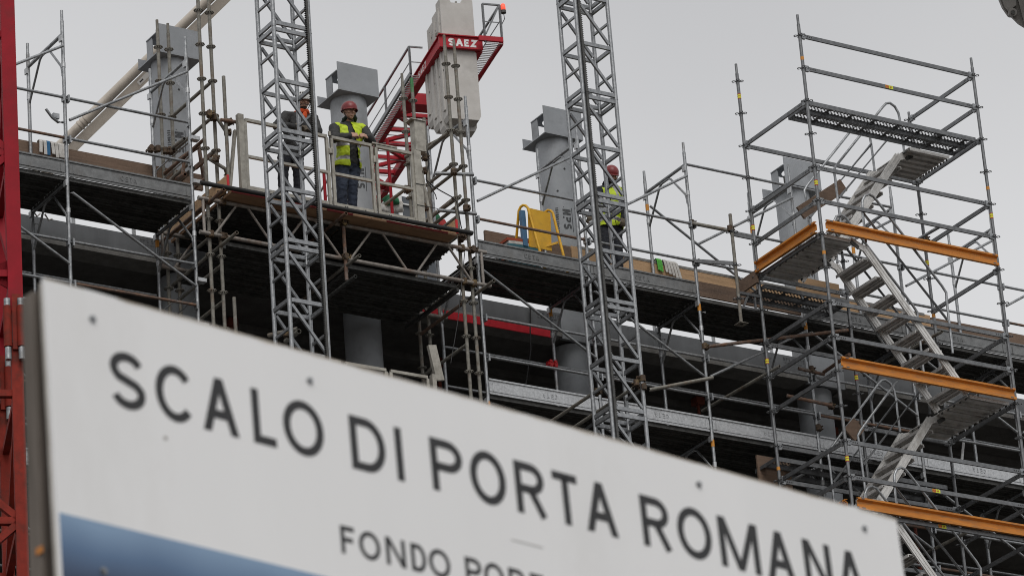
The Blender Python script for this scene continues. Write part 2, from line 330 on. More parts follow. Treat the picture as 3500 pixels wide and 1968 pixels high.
def word(txt, u, v0, h, fn, sw=.14, wr=.62, gap=.22, depth=.001):
    mb = MB()
    for c in txt:
        if c == ' ': u += h*.45; continue
        w = h*(.16 if c == 'I' else wr); m = letter(c, u, u+w, v0, v0+h, h*sw, fn, depth); mb.add(m.v, m.f); u += w+h*gap
    return mb

# ------------------------------------------------------------------ ground
bm_ = MB(); g0 = -H
bm_.add([(-900, -900, g0), (900, -900, g0), (900, 900, g0), (-900, 900, g0)], [(0, 1, 2, 3)])
struct('ground', bm_, GROUND)
# ------------------------------------------------------------------ building frame
COLX = [-12.6, -7.86, -5.1, -1.77, 2.37, 7.6]
STOREY = 3.16
bld = root('building_frame', 'unfinished building frame of grey steel columns, edge beams and dark concrete floors behind the scaffolding', 'building', (-2, 3.3, -H))
def column_mesh(z0, z1):
    return MB().tube((0, 0, z0), (0, 0, z1), .25, n=32)
def drum(cx, cy, r, ang0, zc):
    """maps flat lettering (u right, v up) onto a round column"""
    def fn(u, v, d):
        a = ang0+u/r; return V((cx+(r+d)*math.cos(a), cy+(r+d)*math.sin(a), zc+v))
    return fn
CY = 3.6
for cx in COLX:
    # upper storey: round column with an open square head
    c = part('column', column_mesh(0, 0).tube((cx, CY, -3.2), (cx, CY, -.386), .25, n=32), COLM, bld)
    part('head_bottom_plate', B((cx-.32, 3.298, -.386), (cx+.32, 3.9, -.372)), COLM, c)
    part('head_front_plate', B((cx-.32, 3.30, -.370), (cx+.32, 3.312, .04)), COLM, c)
    part('head_back_plate', B((cx-.31, 3.888, -.370), (cx+.31, 3.898, -.22)), COLM, c)
    ring = MB(); n = 28; hole = [(cx+.20*math.cos(2*math.pi*i/n), CY-.02+.20*math.sin(2*math.pi*i/n)) for i in range(n)]
    out = []
    for i in range(n):
        a = 2*math.pi*i/n; k = .31/max(abs(math.cos(a)), abs(math.sin(a))); out.append((cx+k*math.cos(a), 3.315+.0+(.19+.19*max(-1, min(1, k*math.sin(a)/.31)))))
    for z in (-.075, -.063):
        pass
    vs = [(x, y, -.063) for x, y in hole]+[(x, y, -.063) for x, y in out]+[(x, y, -.077) for x, y in hole]+[(x, y, -.077) for x, y in out]
    hole2 = [(cx+.18*math.cos(2*math.pi*i/n), 3.505+.18*math.sin(2*math.pi*i/n)) for i in range(n)]
    vs = [(x, y, -.063) for x, y in hole2]+[(x, y, -.063) for x, y in out]+[(x, y, -.077) for x, y in hole2]+[(x, y, -.077) for x, y in out]
    fs = []
    for i in range(n):
        j = (i+1) % n; fs += [(i, j, n+j, n+i), (2*n+j, 2*n+i, 3*n+i, 3*n+j), (n+i, n+j, 3*n+j, 3*n+i), (j, i, 2*n+i, 2*n+j)]
    ring.add(vs, fs); part('head_top_plate', ring, COLM, c)
    part('head_stiffener', B((cx-.30, 3.50, -.370), (cx-.288, 3.66, -.08)), COLM, c)
    part('head_stiffener', B((cx+.288, 3.50, -.370), (cx+.30, 3.66, -.08)), COLM, c)
    for a in (2.0, 3.6, 5.2): part('rebar', T((cx+.15*math.cos(a), 3.52+.15*math.sin(a), -.37), (cx+.15*math.cos(a), 3.52+.15*math.sin(a), -.07), .016), DARKT, c)
    # stencilled maker's mark running down the column
    fn0 = drum(cx, CY, .2505, math.radians(252), -1.47)
    fn = lambda u, v, d, fn0=fn0: fn0(v, -u, d)
    mk = word('NPS', .03, -.015, .125, fn, .24, .70, .18, .0015)
    bx_ = MB(); ribbon(bx_, [(0, .0), (0, .135), (.36, .135)], .012, fn, .0015); part('stencil_mark', mk, STENC, c, kind='stuff'); part('stencil_mark', bx_, STENC, c)
    part('stencil_mark', word('TECNOSTRUTTURE', 0, -.115, .042, fn, .30, .62, .2, .0015), STENC, c)
    for (u, v) in ((.07, .60), (-.06, .25)): part('bolt_hole', MB().tube(fn0(u, v, -.01), fn0(u, v, .002), .016, n=12), BLACK, c)
    # the storeys below
    z = -3.2
    for k in range(8):
        zt, zb = -3.54-STOREY*k, -3.2-STOREY*(k+1)
        if zb < -H: zb = -H
        if zt < -H+.3: break
        c2 = part('column', MB().tube((cx, CY, zb), (cx, CY, zt), .25, n=32), COLM, bld)
        if k < 3:
            part('head_box', B((cx-.33, 3.285, zt), (cx+.33, 3.34, zt+.49)), COLM, c2)
            fnk = drum(cx, CY, .2505, math.radians(250), zt-1.3); hb = MB().tube(fnk(.05, .4, -.01), fnk(.05, .4, .002), .018, n=12); part('bolt_hole', hb, BLACK, c2)
XA, XB = -16.0, 11.0
for k in range(9):
    o = -STOREY*k
    if -3.52+o < -H+1: break
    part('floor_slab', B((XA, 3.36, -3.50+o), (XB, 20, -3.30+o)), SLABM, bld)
    xs = [XA]+COLX+[XB]
    for i in range(len(xs)-1):
        a = xs[i]+(.332 if i else 0); b = xs[i+1]-(.332 if i < len(xs)-2 else 0)
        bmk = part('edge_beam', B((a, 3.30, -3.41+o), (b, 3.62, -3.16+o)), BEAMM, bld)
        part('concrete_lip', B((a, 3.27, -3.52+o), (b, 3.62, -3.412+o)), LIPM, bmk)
        if k < 2 and 0 < i < len(xs)-1:
            fnb = lambda u, v, d, b=b, o=o: V((b-.38+u, 3.30-d, -3.25+o+v))
            part('stencil_mark', word('NPS SYSTEM', 0, 0, .055, fnb, .2, .62, .2, .0015), STENC, bmk); part('stencil_mark', word('TECNOSTRUTTURE', 0, -.04, .022, fnb, .22, .8, .25, .0015), STENC, bmk)
    # precast ribs under the floor
    if k < 3:
        for j in range(10):
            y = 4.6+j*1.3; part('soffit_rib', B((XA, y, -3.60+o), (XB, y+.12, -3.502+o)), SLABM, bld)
part('red_beam_flange', B((-4.45, 3.248, -3.575), (-2.28, 3.268, -3.46)), mat('bright_red_paint', (.72, .018, .035), (.6, .015, .03), .5, 0, 8), bld, 'red painted flange under the edge beam')
for k, o in ((1, -STOREY), (2, -2*STOREY)):
    for (x, y) in ((-10.2, 4.6), (-9.0, 5.2), (-6.6, 4.5), (-3.3, 4.6), (-2.9, 5.4), (-.4, 4.7), (.9, 4.4), (3.4, 4.6), (4.9, 4.8)):
        p = part('shoring_prop', MB().tube((x, y, -3.3+o), (x, y, -1.9+o), .03).tube((x, y, -1.9+o), (x, y, -.46+o), .024).box((x-.07, y-.07, -.47+o), (x+.07, y+.07, -.36+o)), PROPM, bld)
        part('prop_collar', T((x, y, -1.95+o), (x, y, -1.85+o), .04), RUST, p)

# ------------------------------------------------------------------ facade scaffolds
YO, YI = 2.0, 2.99
DZ = (-3.2, -5.2, -7.2, -9.2)
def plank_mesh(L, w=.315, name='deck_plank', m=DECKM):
    """ribbed steel plank, length L along x, underside open with ribs"""
    poly = [(0, 0), (0, -.055), (.018, -.055), (.018, -.050), (.006, -.050), (.006, -.012)]
    k = 4; step = (w-.012)/k
    for i in range(k):
        x = .006+i*step
        if i: poly += [(x-.006, -.012), (x-.006, -.03), (x+.006, -.03), (x+.006, -.012)]
    poly += [(w-.006, -.012), (w-.006, -.050), (w-.018, -.050), (w-.018, -.055), (w, -.055), (w, 0)]
    mb = MB(); mb.extr(poly, (0, 0, 0), (0, 1, 0), (0, 0, 1), (1, 0, 0), L)
    me = mb.mesh(name); me.materials.append(m); return me
def toe_mesh(L, m):
    poly = [(0, 0), (.010, 0), (.010, .018), (-.004, .018), (-.004, .038), (.006, .043), (.006, .165), (-.004, .170), (-.004, .200), (.012, .200), (.012, .222), (-.012, .222), (-.012, .002)]
    mb = MB(); mb.extr([(x-.004, z) for x, z in poly], (0, 0, 0), (0, -1, 0), (0, 0, 1), (1, 0, 0), L)
    mb.box((0.05, -.010, .045), (.062, .0, .163)); mb.box((L-.062, -.010, .045), (L-.05, .0, .163))
    me = mb.mesh('toe_board'); me.materials.append(m); return me
PL = {}; TB = {}
clip = MB(); clip.box((-.012, -.03, -.05), (.012, .03, .05)).tube((-.03, 0, .0), (.03, 0, 0), .009, n=6)
CLIP = clip.mesh('rail_clip'); CLIP.materials.append(GALV)
pin = MB(); pin.path([(0, 0, 0), (.03, -.03, .0), (.06, -.03, .012), (.055, -.03, -.012), (.03, -.03, 0), (0, .02, 0)], .005, 5)
PIN = pin.mesh('spring_pin'); PIN.materials.append(GALVB)
cp = MB().tube((0, 0, -.04), (0, 0, .04), .036, n=10).box((.0, -.03, -.035), (.06, .03, .035)).tube((.03, -.06, .015), (.03, .06, .015), .010, n=6).tube((.05, -.05, -.018), (.05, .06, -.018), .010, n=6).box((.035, .045, .0), (.06, .065, .03)).tube((.045, 0, -.045), (.045, 0, .05), .014, n=6)
COUP = cp.mesh('coupler'); COUP.materials.append(RUST)
SLV = MB().tube((0, 0, -.035), (0, 0, .035), .029, n=10).mesh('sleeve'); SLV.materials.append(GALVB)
LUG = B((-.04, -.034, -.04), (-.022, .034, .04)).mesh('lug'); LUG.materials.append(GALVB)
def standard(par, x, y, z0, z1, m=GALV, r=.024, spig=True):
    mb = MB().tube((x, y, z0), (x, y, z1-(.15 if spig else 0)), r, n=12)
    if spig: mb.tube((x, y, z1-.15), (x, y, z1), r*.8, n=12)
    mb.box((x-.07, y-.07, z0), (x+.07, y+.07, z0+.008)); return part('standard', mb, m, par)
def facade(name, label, XS, ztop, woodtoe=(), flips=()):
    r_ = root(name, label, 'scaffolding', (XS[0], YO, -H), None)
    for x in XS:
        for y in (YO, YI):
            s_ = standard(r_, x, y, -H, ztop, GALV if random.random() < .7 else GALVB)
            for z in (ztop-.32,)+tuple(d-.02 for d in DZ[:3]):
                inst('sleeve', SLV, s_, (x, y, z-.46)); inst('lug', LUG, s_, (x, y, z-.09))
            inst('spring_pin', PIN, s_, (x, y-.02, -3.45), None)
        for z in (-1.2,)+tuple(d-.075 for d in DZ):
            tr = part('transom', T((x, YO, z), (x, YI, z)), GALV, r_)
            part('knee_brace', MB().path([(x, YI+.0, z-.58), (x, YI-.03, z-.50), (x, YI-.34, z-.06), (x, YI-.40, z-.03), (x, YO+.42, z-.03), (x, YO+.37, z-.06), (x, YO+.06, z-.43), (x, YO+.04, z-.50), (x, YO+.03, z-.58)], .016), GALV, tr)
    for i in range(len(XS)-1):
        a, b = XS[i], XS[i+1]; L = b-a-.06; key = round(L, 2)
        if key not in PL: PL[key] = plank_mesh(b-a-.008); TB[key] = (toe_mesh(L, TOEG), toe_mesh(L, GALVB))
        for lv, z in enumerate(DZ):
            for j in range(3):
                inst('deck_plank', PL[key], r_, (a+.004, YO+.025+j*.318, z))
            if lv == 0 and i in woodtoe:
                part('timber_toe_board', B((a+.03, YO+.03, z+.03), (b-.03, YO+.06, z+.25)), WOOD, r_)
            else:
                tb = inst('toe_board', TB[key][0 if lv == 0 else 1], r_, (a+.03, YO-.005, z-.005))
                flip = lv > 0
                def fn(u, v, d, a=a, z=z, flip=flip):
                    return V((a+.03+L*.62-u, YO-.010-d, z+.145-v)) if flip else V((a+.03+L*.42+u, YO-.010-d, z+.075+v))
                o = part('embossed_letters', word('CETA', 0, 0, .065, fn, .16, .7, .25, .003), TOEG if lv == 0 else GALVB, tb)
                o.location = WT[r_.name]-WT[tb.name]; 
                me = o.data
                for v_ in me.vertices: v_.co = v_.co+WT[tb.name]-WT[r_.name]
            for h in (1.08, .51):
                g = part('guard_rail', MB().tube((a+.03, YO-.035, z+h), (b-.03, YO-.035, z+h), .019), GALV if random.random() < .75 else RUSTT, r_)
                inst('rail_clip', CLIP, g, (a+.035, YO-.03, z+h-.01)); inst('rail_clip', CLIP, g, (b-.035, YO-.03, z+h-.01))
                if lv: part('guard_rail', T((a+.03, YI+.03, z+h), (b-.03, YI+.03, z+h), .019), GALV, r_)
            z_ = z-.25
            if lv == 0: part('diagonal_brace', MB().tube((a+.03, YO-.06, z+.76), (b-.03, YO-.06, z+1.80), .019), GALV, r_)
            if i not in flips: part('diagonal_brace', T((a+.04, YO-.055, z-.25), (b-.03, YO-.055, z-1.24), .019), GALV, r_)
            else: part('diagonal_brace', T((b-.04, YO-.055, z-.25), (a+.03, YO-.055, z-1.21), .019), GALV, r_)
    return r_
LS = facade('facade_scaffold', 'galvanised frame scaffolding between the red crane mast and the hoist landing', [-13.87, -12.07, -10.27, -8.49], -.86)
RS = facade('facade_scaffold', 'galvanised frame scaffolding behind the stair tower, with the yellow trestle on its deck', [-4.23, -2.46, -.68, 1.11, 2.9, 4.7, 6.5], -.86, woodtoe=(2,), flips=(2, 5))
part('top_rail', T((-.65, YO, -1.19), (1.08, YO, -1.19), .019), GALV, RS)
part('top_rail', T((1.14, YO, -1.19), (2.87, YO, -1.19), .019), GALV, RS)
part('inner_brace', T((-.63, YI, -1.39), (1.08, YI, -2.42), .019), GALV, RS)
# inner guard planks of timber along the slab side
for (a, b, m, par, lab) in ((-13.8, -10.9, WOOD, LS, None), (-10.88, -7.75, WOOD, LS, None), (-3.4, -2.02, WOOD, RS, None), (-2.0, 1.06, PALEW, RS, None), (1.08, 4.2, PALEW, RS, None), (4.22, 7.0, WOOD, RS, None)):
    part('guard_plank', B((a, 3.03, -2.47), (b, 3.07, -2.25+random.uniform(-.01, .02))), m, par)
    if m is PALEW: part('mortar_crust', B((a+.1, 3.025, -2.255), (b-.1, 3.075, -2.215)), LIPM, par)
# small galvanised pieces standing on the slab edge
for x, y, z0, z1 in ((-9.45, 3.5, -3.16, -2.05), (-8.6, 3.45, -3.16, -2.95), (-.4, 3.5, -3.16, -2.85), (.6, 3.5, -3.16, -2.9), (1.6, 3.5, -3.16, -2.85)):
    part('slab_edge_bracket', B((x, y, z0), (x+.05, y+.02, z1)), GALVB, bld)
# bent sling-hook bracket on the left standard
hk = MB().path([atY(p, 1.95) for p in (t1(520, 1010), t1(480, 1010), t1(430, 970), t1(400, 930), t1(378, 900))], .018).box(atY(t1(440, 930), 1.93), atY(t1(480, 990), 1.97))
part('swivel_bracket', hk, GALV, LS)

# white ladder-guard frames at the end of the left scaffold
for zz in (-2.35, -4.35):
    gt = part('end_gate', MB().path([(-8.47, 2.03, zz-.0), (-8.47, 2.95, zz), (-8.47, 2.99, zz-.04), (-8.47, 2.99, zz-.42)], .013).path([(-8.47, 2.03, zz-.2), (-8.47, 2.99, zz-.2)], .013).path([(-8.47, 2.03, zz-.60), (-8.47, 2.99, zz-.60)], .013).path([(-8.47, 2.06, zz+.02), (-8.47, 2.06, zz-.70)], .013), GALVB, LS)
    for q in (.02, -.6): part('gate_clamp', B((-8.50, 1.93, zz+q-.03), (-8.38, 2.02, zz+q+.02)), GALVB, gt)

# ------------------------------------------------------------------ rosette standards
def rosette(kind):
    mb = MB()
    if kind == 'disc':
        n = 8
        ro = [(.064*math.cos(2*math.pi*(i+.5)/n), .064*math.sin(2*math.pi*(i+.5)/n)) for i in range(n)]
        ri = [(.049*math.cos(2*math.pi*(i+.5)/n), .049*math.sin(2*math.pi*(i+.5)/n)) for i in range(n)]
        vs = [(x, y, .005) for x, y in ro+ri]+[(x, y, -.005) for x, y in ro+ri]
        fs = []
        for i in range(n):
            j = (i+1) % n; fs += [(i, j, n+j, n+i), (2*n+j, 2*n+i, 3*n+i, 3*n+j), (i, 2*n+i, 2*n+j, j), (n+i, n+j, 3*n+j, 3*n+i)]
        mb.add(vs, fs)
        for i in range(8):
            a = 2*math.pi*i/8; mb.bar((.02*math.cos(a), .02*math.sin(a), 0), (.055*math.cos(a), .055*math.sin(a), 0), .012, .009)
        mb.tube((0, 0, -.018), (0, 0, .018), .029, n=10)
        m = OLDT
    else:
        for (sx, sy) in ((1, 1), (1, -1), (-1, 1), (-1, -1)):
            pts = [(sx*.040+.024*math.cos(2*math.pi*i/8), sy*.040+.024*math.sin(2*math.pi*i/8), 0) for i in range(9)]
            mb.path(pts, .0065, 5)
        mb.tube((0, 0, -.012), (0, 0, .012), .031, n=10); m = PERIG
    me = mb.mesh('rosette'); me.materials.append(m); return me
ROSD, ROSP = rosette('disc'), rosette('loop')
def rpost(par, x, y, z0, z1, zr, me, m, rz=0, hi=99, spig=True, lo=-11):
    s_ = standard(par, x, y, z0, z1, m, spig=spig)
    k = 0; z = zr
    while z > max(z0+.05, lo):
        if z < z1-.05: inst('rosette', me, s_, (x, y, z), (0, 0, rz))
        z -= .5
    return s_
# ------------------------------------------------------------------ hoist landing
LD = root('hoist_landing', 'hoist landing platform on tube girders with plywood floor, red-edged boards and grey swing gates', 'platform', (-6.4, 1.6, -H))
for x, y, zt in ((-8.33, 1.9, 1.6), (-8.17, 1.9, 1.6), (-4.56, 1.9, -.05), (-4.41, 1.9, -.09), (-8.33, 3.03, -.08), (-8.17, 3.03, -.10), (-4.56, 3.03, -.10), (-4.41, 3.03, -.14)):
    rpost(LD, x, y, -H, zt, (zt > 0)*1.5-.485, ROSD, OLDT, spig=True)
gp = mat('green_spigot', (.03, .22, .06), (.05, .16, .06), .6, .1, 12)
part('painted_spigot', T((-4.41, 3.03, -.36), (-4.41, 3.03, -.142), .0245), gp, LD, 'green painted post top')
def girder(y, m, x0=-8.5, x1=-4.19, zt=-3.24, zb=-3.72, name='girder'):
    g = part(name, MB().tube((x0, y, zt), (x1, y, zt), .027, n=12).tube((x0, y, zb), (x1+.03, y, zb), .027, n=12), m, LD)
    tops = [(-7.94, -7.79), (-6.95, -6.8), (-5.95, -5.79), (-4.95, -4.79)]; bots = [(-8.28, -7.44), (-7.30, -6.43), (-6.3, -5.44), (-5.29, -4.44)]
    for (t_, b_) in zip(tops, bots):
        part('girder_diagonal', T((b_[0], y, zb), (t_[0], y, zt), .017), m, g)
        part('girder_diagonal', T((t_[1], y, zt), (b_[1], y, zb), .017), m, g)
    for x in (-8.43, -4.27): part('girder_upright', T((x, y, zb), (x, y, zt), .021), m, g)
    return g
girder(1.84, TRUSS); girder(2.96, TRUSS)
part('girder_post', T((-6.40, 1.79, -4.05), (-6.40, 1.79, -3.12), .024), RUSTT, LD)
# floor: plywood sheets front, steel planks behind
xs = [-8.15, -7.6, -6.75, -6.08, -5.45, -4.78]
for i in range(5): 
    ps = part('plywood_sheet', B((xs[i]+.003, 1.60, -3.205), (xs[i+1]-.003, 3.25, -3.17)), PLY, LD)
    part('painted_edge', B((xs[i]+.003+(i % 2)*.22, 1.592, -3.205), (xs[i+1]-.003-(i % 3)*.14, 1.599, -3.176)), REDE, ps)
me_l = plank_mesh(1.62, .30); 
part('rubber_buffer', MB().tube((-8.62, 1.54, -3.185), (-4.58, 1.54, -3.155), .03, n=14), BLACK, LD)
LPM = {}
for a, b in ((-8.12, -6.35), (-6.32, -4.66)):
    LPM = plank_mesh(b-a, .315)
    for j in range(4): inst('deck_plank', LPM, LD, (a, 1.90+j*.32, -3.755)); inst('deck_plank', LPM, LD, (a, 1.90+j*.337, -3.2075))
part('plank_end_beam', BAR((-8.13, 1.88, -3.84), (-8.13, 3.22, -3.84), .04, .05), DARKT, LD)
part('plank_end_beam', BAR((-4.65, 1.88, -3.84), (-4.65, 3.22, -3.84), .04, .05), DARKT, LD)
part('plank_end_beam', BAR((-6.335, 1.88, -3.86), (-6.335, 3.22, -3.86), .05, .05), DARKT, LD)
# side boards, red painted front ends
for x, w in ((-8.20, .03), (-4.79, .03)):
    sb_ = part('side_board', B((x, 1.612, -3.165), (x+w, 3.25, -2.965)), PALEW, LD)
    part('painted_end', B((x-.001, 1.598, -3.166), (x+w+.001, 1.611, -2.964)), REDP, sb_)
# black side tubes running back
for x in (-8.34, -6.55):
    part('cross_tube', T((x, 1.45, -3.27), (x, 3.2, -3.27), hollow=True), RUSTT, LD); 
for x in (-8.18, -6.39): part('cross_tube', T((x, 1.45, -3.84), (x, 3.2, -3.84), hollow=True), OLDT, LD)
part('cross_tube', T((-4.36, 1.45, -3.84), (-4.36, 3.2, -3.84), hollow=True), OLDT, LD)
part('cross_tube', T((-6.44, 1.5, -4.12), (-6.44, 3.3, -4.12), hollow=True), DARKT, LD)
# ledgers along the depth between front and back standards
for x, zs in ((-8.17, (-1.48, -1.98, -2.48, -3.6, -4.1, -4.6)), (-4.56, (-1.48, -1.98, -2.48, -2.75, -4.0, -4.6)), (-4.41, (-1.98, -2.48, -2.9, -3.6)), (-8.33, (-2.35, -2.9))):
    for z in zs: part('ledger', T((x, 1.92, z), (x, 3.0, z), .024), OLDT if random.random() < .7 else RUSTT, LD)
def coup(par, x, y, z, rz=0, ry=0): return inst('coupler', COUP, par, (x, y, z), (0, ry, rz))
for (x, y) in ((-8.17, 1.87), (-8.33, 1.87), (-4.56, 1.87), (-4.41, 1.87)):
    for z in (-3.24, -3.72): coup(LD, x, y-.03, z, random.choice((-1.57, 1.57, 0)))
coup(LD, -8.17, 1.86, -3.12, -1.2); coup(LD, -4.56, 1.86, -3.10, -1.6); coup(LD, -4.5, 1.85, -3.02, -2)
coup(LD, -6.40, 1.80, -3.24, -1.57); coup(LD, -6.40, 1.80, -3.72, -1.57); coup(LD, -6.40, 1.78, -3.14, 0)
# gate posts, gates
def gate(par, x0, x1, zb, y=1.65, name='swing_gate'):
    g = part(name, MB().bar((x0, y, zb), (x0, y, zb+1.03), .04, .04).bar((x1, y, zb), (x1, y, zb+1.03), .04, .04).bar((x0, y-.002, zb+1.05), (x1, y-.002, zb+1.05), .04, .04), GALVB, par)
    part('mid_rail', BAR((x0+.02, y, zb+.53), (x1-.02, y, zb+.53), .036, .036), GALVB, g)
    part('kick_plate', B((x0+.021, y-.012, zb+.0), (x1-.021, y+.002, zb+.11)), GALVB, g)
    mb = MB()
    for k in (.25, .3, .75): mb.tube((x0+(x1-x0)*k, y-.02, zb+.075), (x0+(x1-x0)*k, y-.006, zb+.075), .009, n=6)
    part('plate_bolt', mb, DARKT, g); return g
AGEDG = mat('aged_gate_steel', (.42, .40, .35), (.30, .285, .25), .55, .35, 14, bump=.2, c3=(.17, .15, .12), c3scale=4, c3amt=.6)
_g = GALVB; GALVB = AGEDG
gate(LD, -7.87, -6.66, -3.15); gate(LD, -6.59, -5.99, -3.15); gate(LD, -5.92, -5.37, -3.15)
part('gate_post', BAR((-7.94, 1.65, -3.16), (-7.94, 1.65, -2.04), .08, .07), GALVB, LD)
gp2 = part('gate_post', BAR((-5.30, 1.65, -3.16), (-5.30, 1.65, -2.05), .11, .07), GALVB, LD)
part('strap_band', MB().box((-5.36, 1.608, -2.55), (-5.05, 1.614, -2.542)).box((-5.36, 1.608, -2.86), (-5.05, 1.614, -2.852)), BLACK, gp2)
for (x_, a_, b_, r_h) in ((-6.62, -2.35, -2.28, .03), (-6.62, -2.09, -2.03, .02), (-5.955, -2.35, -2.26, .024)): part('rail_hinge', T((x_, 1.63, a_), (x_, 1.63, b_), r_h), GALVB, LD)
part('top_channel', B((-5.98, 1.62, -2.075), (-5.6, 1.68, -2.055)), GALVB, LD)
cbx = part('control_box', B((-5.31, 1.62, -2.04), (-5.15, 1.74, -1.60)), GALVB, LD, 'weathered grey control box on the gate post')
part('box_lid', B((-5.37, 1.60, -1.60), (-5.145, 1.76, -1.588)), GALVB, cbx)
part('brace_bar', BAR((-5.15, 1.8, -2.19), (-5.03, 1.8, -3.14), .035, .05), GALVB, LD)
part('brace_bar', BAR(tuple(atY(lb(1135, 150), 1.75)), tuple(atY(lb(1080, 790), 1.75)), .035, .05), GALVB, LD)
part('brace_bar', BAR(tuple(atY(sa(1962, 400), 1.7)), tuple(atY(sa(2000, 560), 1.7)), .12, .05), GALVB, LD)
gate(LD, -7.87, -6.66, -6.35); gate(LD, -6.59, -5.99, -6.35); gate(LD, -5.92, -5.37, -6.35)
part('gate_post', BAR((-5.28, 1.65, -6.36), (-5.28, 1.65, -5.25), .06, .07), GALVB, LD); part('gate_post', BAR((-7.94, 1.65, -6.36), (-7.94, 1.65, -5.25), .08, .07), GALVB, LD)
GALVB = _g
# floor of the lower landing
for a, b in ((-8.12, -6.35), (-6.32, -4.66)):
    me3 = plank_mesh(b-a, .315)
    for j in range(5): inst('deck_plank', me3, LD, (a, 1.63+j*.32, -6.36))
for y in (1.84, 2.96): part('girder', MB().tube((-8.5, y, -6.45), (-4.19, y, -6.45), .027).tube((-8.5, y, -6.93), (-4.19, y, -6.93), .027), TRUSS, LD)
# loose uprights and clamp work
lp = part('loose_upright', T((-8.09, 1.75, -3.2), (-8.09, 1.75, -1.47), .024), OLDT, LD)
part('loose_upright', T((-8.1, 1.75, -6.3), (-8.1, 1.75, -4.6), .024), OLDT, LD)
part('loose_upright', T((-4.72, 2.3, -3.2), (-4.72, 2.3, -1.15), .024), OLDT, LD)
part('clamped_tube', T(tuple(atY(la(905, 1250), 1.8)), tuple(atY(lb(1050, 180), 1.8)), .024, hollow=True), OLDT, LD)
part('clamped_tube', T(tuple(atY(lb(850, 460), 1.82)), tuple(atY(lb(1060, 590), 1.78)), .024, hollow=True), OLDT, LD)
part('clamped_tube', T(tuple(atY(la(980, 1320), 1.72)), tuple(atY(la(1160, 1345), 1.72)), .024), RUSTT, LD)
for p in (la(905, 1290), la(850, 1260), lb(1045, 170), lb(1060, 60), lb(930, 470), lb(1060, 590), rb(810, 440), rb(800, 580), rb(800, 980), rb(1130, 590), rb(1260, 1000), rb(1220, 1280), rb(620, 780)):
    q = atY(p, 1.8); coup(LD, q.x, q.y, q.z, random.uniform(-3, 3), random.choice((0, 1.57)))
part('short_tube', T((-4.80, 2.0, -2.12), (-4.28, 1.86, -2.10), .024), GALV, LD)
part('short_tube', T((-4.80, 2.0, -2.66), (-4.28, 1.86, -2.68), .024), GALV, LD)
part('short_tube', T(tuple(atY(rb(375, 960), 2.6)), tuple(atY(rb(620, 780), 2.2)), .024), OLDT, LD)
part('back_brace', T(tuple(atY(rb(775, 1180), 2.9)), tuple(atY(rb(1120, 905), 2.0)), .024), RUSTT, LD)
part('back_brace', T(tuple(atY(rb(880, 1100), 2.9)), tuple(atY(rb(1200, 870), 2.0)), .024), OLDT, LD)
# rusty timber-look brackets behind the left pair
part('rusty_bracket', MB().bar(atY(lb(525, 470), 2.6), atY(lb(740, 320), 2.2), .03, .05).bar(atY(lb(735, 300), 2.4), atY(lb(800, 720), 2.4), .03, .05).bar(atY(lb(585, 440), 2.5), atY(lb(560, 640), 2.5), .03, .05).bar(atY(lb(700, 560), 2.3), atY(lb(890, 400), 2.0), .03, .06), RUSTT, LD)
for p, q in (((450, 340), (580, 240)), ((430, 690), (640, 500)), ((520, 690), (690, 560)), ((470, 690), (590, 630))):
    part('clamped_tube', T(tuple(atY(lb(*p), 2.8)), tuple(atY(lb(*q), 2.4)), .024, hollow=True), random.choice((OLDT, RUSTT)), LD)
for p in ((210, 340), (290, 350), (370, 370), (440, 350), (430, 380), (490, 690)):
    q = atY(lb(*p), 2.85); coup(LD, q.x, q.y, q.z, random.uniform(-3, 3), random.choice((0, 1.57)))
# frame scaffold bits just right of the landing
part('clamped_tube', T((-4.41, 1.95, -1.42), (-4.62, 2.99, -1.40), .024), OLDT, LD)
part('mast_tie', T(tuple(atZ(sa(1220, 355), -5.05)), tuple(atZ(sa(1352, 325), -5.05)), .03, hollow=True), OLDT, LD)
part('mast_tie', T(tuple(atY(sa(1300, 380), .7)), tuple(atY(sa(1360, 335), .2)), .03, hollow=True), OLDT, LD)
coup(LD, *atY(sa(1300, 345), .35), .4)
# hoist cable down the side
cab = MB().path([atY(rb(*p), 1.8) for p in ((775, 180), (805, 260), (830, 360), (845, 440), (850, 520), (830, 620), (825, 690), (900, 760), (1000, 820), (1110, 880), (1160, 930), (1185, 1060), (1205, 1180), (1215, 1225))], .008, 6)
part('cable', cab, BLACK, LD)
part('cable', MB().path([atY(rb(*p), 1.8) for p in ((800, 230), (855, 420), (858, 540), (825, 650), (830, 710), (890, 790), (930, 860), (940, 905))], .007, 6), BLACK, LD)
part('cable', MB().path([atY(t4(*p), 1.7) for p in ((1905, 850), (1890, 1000), (1880, 1100), (1860, 1300), (1845, 1447))]+[atY(sa(2050, 480), 1.7)], .006, 6), BLACK, LD)
